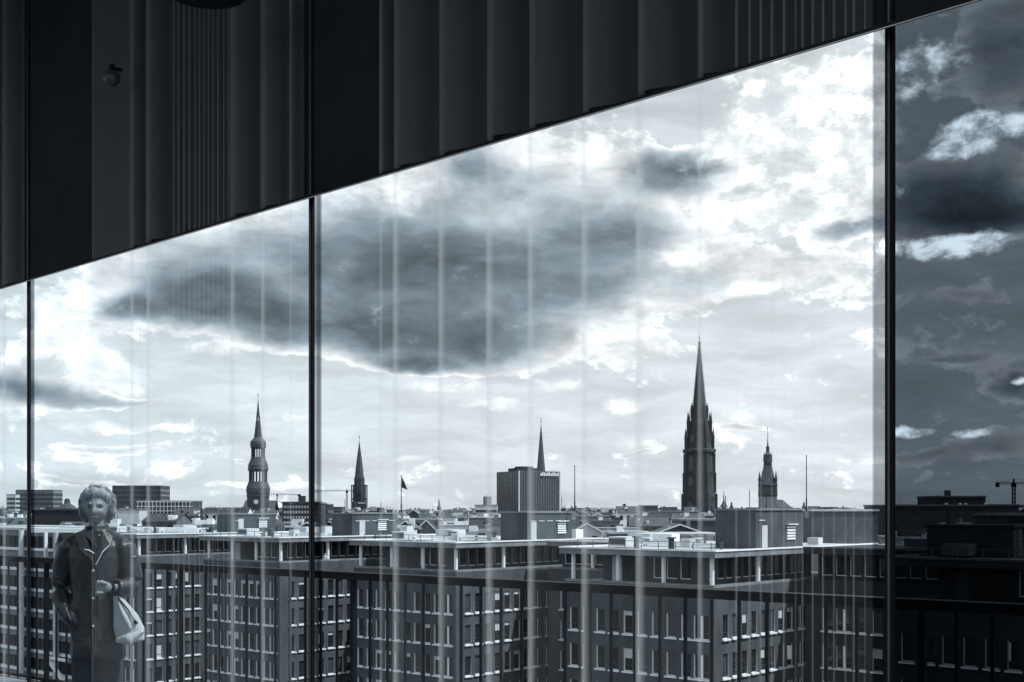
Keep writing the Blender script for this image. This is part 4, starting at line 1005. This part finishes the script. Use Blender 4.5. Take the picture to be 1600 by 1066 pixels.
# left hand closed round the bag strap: palm, four curled fingers, thumb across
bd.ell((.112, -.168, 1.120), (.042, .022, .034), skin)
for k, (dz, L_) in enumerate(((.034, .9), (.0115, 1.0), (-.0115, .95), (-.033, .78))):
    bd.tube([(.105, -.178, 1.120 + dz), (.075 - .006 * k * .3, -.198, 1.122 + dz), (.062, -.186, 1.112 + dz), (.070 + .012 * L_, -.168, 1.106 + dz)], [.0092, .0092, .0088, .0078], skin, 10)
bd.tube([(.128, -.182, 1.142), (.098, -.203, 1.152), (.074, -.205, 1.146)], [.012, .011, .0095], skin, 10)
o = bd.build('body', pw, smooth=True); fuse(o, .0036, 1)
eyes = [turn @ Vector((s_ * .030, -.0700, .006)) + hc for s_ in (-1, 1)]
for e in eyes:
    mb = Clay(); mb.ell(e, (.0105, .005, .0036), eye_m); mb.build('eye', pw, smooth=True)
for s_ in (-1, 1):
    mb = MB(); mb.tube([turn @ Vector((s_ * .016, -.090, .024)) + hc, turn @ Vector((s_ * .032, -.088, .029)) + hc, turn @ Vector((s_ * .048, -.074, .024)) + hc], [.003, .0035, .002], hair_m, 6); mb.build('eyebrow', pw)
mb = MB(); mb.tube([turn @ Vector((-.022, -.078, -.058)) + hc, turn @ Vector((-.008, -.0865, -.056)) + hc, turn @ Vector((.008, -.0865, -.056)) + hc, turn @ Vector((.022, -.078, -.058)) + hc], [.002, .0045, .0045, .002], lip_m, 8); mb.build('mouth', pw)
# hair: a cap and several hundred bent locks
hr = random.Random(11); hc2 = hc + Vector((-.004, .012, .006))
hair_m = bumpy(hair_m, 26, .5, (2.2, 1.2, .35), .012)
cap = Clay(); cap.ell(hc2 + Vector((0, .020, .020)), (.098, .098, .098), hair_m, 28, 20)
for x_, y_, z_, r_ in ((-.082, .0, .012, .040), (-.092, .005, -.030, .034), (-.080, .02, -.066, .028), (.080, .0, .020, .038), (.090, .008, -.020, .031), (.078, .022, -.056, .024), (-.040, -.056, .082, .036), (.005, -.064, .086, .036), (.044, -.052, .082, .036), (-.066, -.038, .062, .034), (.070, -.032, .060, .032), (-.03, .0, .108, .034), (.03, .0, .106, .034)):
    cap.ell(hc2 + Vector((x_ * .97, y_, z_)), (r_ * .95, r_ * .95, r_ * 1.15), hair_m, 14, 10)
o = cap.build('hair', pw, smooth=True); fuse(o, .004, 14)
wisp = MB()
for k in range(1900):
    z = hr.uniform(-.55, 1); a = hr.uniform(0, 2 * math.pi); rxy = math.sqrt(max(0, 1 - z * z)); d = Vector((rxy * math.cos(a), rxy * math.sin(a), z))
    if d.y < -.30 and d.z < .60 - .15 * d.x: continue
    if d.y < -.05 and d.z < -.45: continue
    root = hc2 + Vector((d.x * .100, d.y * .106, .018 + d.z * .112)); sweep = Vector((d.x * .3 + .25, d.y * .25 - .45 * max(0, d.z), -.8 + .6 * d.z)); sweep -= d * sweep.dot(d) * .95; L_ = hr.uniform(.03, .065)
    p1 = root + d * hr.uniform(.001, .012) + sweep * L_ * .45 + Vector((hr.gauss(0, .003), hr.gauss(0, .003), hr.gauss(0, .003))); p2 = p1 + sweep * L_ * .6 + d * hr.uniform(-.008, .002)
    wisp.tube([root, p1, p2], [.0016, .0014, .0004], hair_m, 4)
kind(wisp.build('hair_wisps', pw, smooth=True), 'stuff')
ct = Clay()
ct.rings([(.676, .014, 0, .168, .135), (.70, .014, 0, .170, .137), (.82, .012, 0, .166, .134), (.95, .008, 0, .162, .128), (1.08, .004, 0, .155, .120), (1.18, .002, 0, .160, .120), (1.30, 0, 0, .178, .120), (1.37, 0, .005, .180, .105), (1.415, 0, .01, .135, .085), (1.435, 0, .015, .085, .07)], coat_m, 40)
ct.ell((-.160, .004, 1.362), (.060, .070, .050), coat_m); ct.ell((.167, .004, 1.362), (.060, .070, .050), coat_m); ct.tube([(-.05, .01, 1.425), (-.11, .008, 1.405), (-.17, .004, 1.372)], [.05, .05, .05], coat_m, 14); ct.tube([(.05, .01, 1.425), (.11, .008, 1.405), (.176, .004, 1.372)], [.05, .05, .05], coat_m, 14)
ct.tube([(-.168, .0, 1.365), (-.205, .015, 1.26), (-.232, .03, 1.12), (-.224, .01, 1.07), (-.178, -.045, .985), (-.13, -.075, .93), (-.08, -.07, .88)], [.066, .064, .061, .060, .056, .052, .045], coat_m, 18)
ct.tube([(.176, .0, 1.365), (.206, .005, 1.27), (.232, -.005, 1.155), (.228, -.03, 1.120), (.195, -.09, 1.112), (.165, -.125, 1.115)], [.070, .066, .064, .062, .055, .052], coat_m, 18)
for k in range(26):                                   # sleeve and skirt creases
    q = hr.random()
    if k < 7: c_ = Vector((-.220 + hr.uniform(-.01, .01), -.035, 1.03 + k * .035)); ct.tube([c_ + Vector((-.035, .02, .016)), c_ + Vector((0, .0, 0)), c_ + Vector((.04, .012, -.02))], [.005, .009, .005], coat_m, 8)
    elif k < 13: c_ = Vector((.222 + hr.uniform(-.02, .02), -.045, 1.11 + (k - 7) * .035)); ct.tube([c_ + Vector((-.035, .012, -.015)), c_ + Vector((0, -.004, 0)), c_ + Vector((.035, .016, .02))], [.005, .009, .005], coat_m, 8)
    else: 
        x = hr.uniform(-.13, .15); z = hr.uniform(.72, 1.0); yy = -.125 * math.sqrt(max(.1, 1 - (x / .17) ** 2)); ct.tube([(x, yy, z - .1), (x + hr.uniform(-.02, .02), yy - .004, z), (x * .8, yy + .002, z + .14)], [.008, .012, .006], coat_m, 8)
o = ct.build('coat', pw, smooth=True); fuse(o, .006, 5)
def flap(pts, name, m_, th=.008):
    mb = MB(); c_ = [Vector(p_) for p_ in pts]; mb.face(c_, m_); o = mb.build(name, pw); so = o.modifiers.new('thick', 'SOLIDIFY'); so.thickness = th; so.offset = 0
    bv = o.modifiers.new('soft', 'BEVEL'); bv.width = .003; bv.segments = 2; return o
flap([(-.115, -.055, 1.43), (-.045, -.085, 1.475), (.012, -.118, 1.335), (.030, -.128, 1.27), (-.025, -.135, 1.325), (-.05, -.125, 1.35)], 'lapel', coat_m)
flap([(.125, -.055, 1.43), (.060, -.080, 1.475), (.035, -.118, 1.335), (.034, -.130, 1.26), (.085, -.135, 1.34), (.128, -.112, 1.375)], 'lapel', coat_m)
mb = Clay(); mb.rings([(1.405, 0, .012, .112, .090), (1.46, 0, .018, .082, .074), (1.492, .0, .026, .074, .068), (1.488, 0, .026, .064, .058), (1.41, 0, .018, .07, .06)], coat_m, 30); mb.build('collar', pw, smooth=True)
mb = MB(); mb.face([(-.055, -.094, 1.455), (.005, -.112, 1.40), (.032, -.124, 1.275), (.05, -.118, 1.36), (.068, -.090, 1.455), (.0, -.062, 1.47)], knit); mb.build('sweater', pw)
mb = MB(); mb.box(.022, .040, -.140, -.128, .69, 1.265, coat_m); pk = mb.build('placket', pw); bv = pk.modifiers.new('soft', 'BEVEL'); bv.width = .005; bv.segments = 3
for z in (1.22, 1.05, .88): mb = Clay(); mb.ell((.031, -.143, z), (.009, .004, .009), button_m, 12, 8); mb.build('button', pw)
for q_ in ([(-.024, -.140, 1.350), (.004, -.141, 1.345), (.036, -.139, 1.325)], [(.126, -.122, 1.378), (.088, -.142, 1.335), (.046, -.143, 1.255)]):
    mb = MB(); mb.tube(q_, [.003, .0042, .003], highlight_m, 8); mb.build('lapel_highlight', pw)  # pale tubes painting the highlights along the lapel edges
mb = Clay(); mb.ell((.056, -.108, 1.437), (.005, .004, .005), button_m, 10, 8); mb.build('earring', pw)
mb = MB(); mb.tube([(-.150, -.118, .995), (-.112, -.140, .925), (-.085, -.142, .862)], [.004, .006, .003], coat_m, 8); mb.build('pocket_edge', pw)
mb = MB(); mb.tube([(.190, -.098, 1.155), (.162, -.142, 1.165), (.132, -.155, 1.13), (.135, -.14, 1.085), (.165, -.105, 1.065)], .008, coat_m, 8); mb.build('cuff', pw)
tr = Clay()
for s_ in (-1, 1): tr.tube([(.01 + s_ * .075, 0, .92), (.01 + s_ * .078, -.005, .5), (.01 + s_ * .082, .01, .09)], [.092, .078, .070], trouser_m, 18)
o = tr.build('trousers', pw, smooth=True); fuse(o, .007, 4)
for s_ in (-1, 1): mb = Clay(); mb.ell((.01 + s_ * .088, -.05, .042), (.046, .125, .042), shoe_m); mb.build('shoe', pw, smooth=True)
# bag hanging from her wrist
bg_ = tag(link('bag', None, None, (pc.x + .235, pc.y - .11, .565)), 'pale cloth shoulder bag hanging from the woman\'s bent arm', 'bag')
mb = Clay()
mb.rings([(.215, .015, 0, .055, .035), (.225, .015, 0, .085, .05), (.30, .005, 0, .095, .055), (.38, -.015, 0, .075, .048), (.45, -.045, 0, .045, .035), (.50, -.07, 0, .022, .022)], bag_m, 26)
mb.tube([(-.06, -.03, .23), (.02, -.05, .235), (.10, -.02, .285)], [.02, .035, .012], bag_m, 12); mb.tube([(.03, -.045, .30), (-.01, -.05, .38), (-.05, -.035, .46)], [.02, .016, .008], bag_m, 8)
o = mb.build('pouch', bg_, smooth=True); fuse(o, .006, 4)
mb = MB(); mb.tube([(-.07, 0, .49), (-.078, -.03, .535), (-.085, -.055, .565), (-.06, -.03, .59), (-.05, .01, .56), (-.062, .02, .50)], .008, steel, 8); mb.tube([(-.055, -.03, .49), (.01, -.045, .42), (.055, -.05, .345)], .005, steel, 8); mb.tube([(.052, -.052, .35), (.07, -.052, .33)], .010, steel, 8); mb.build('strap', bg_)
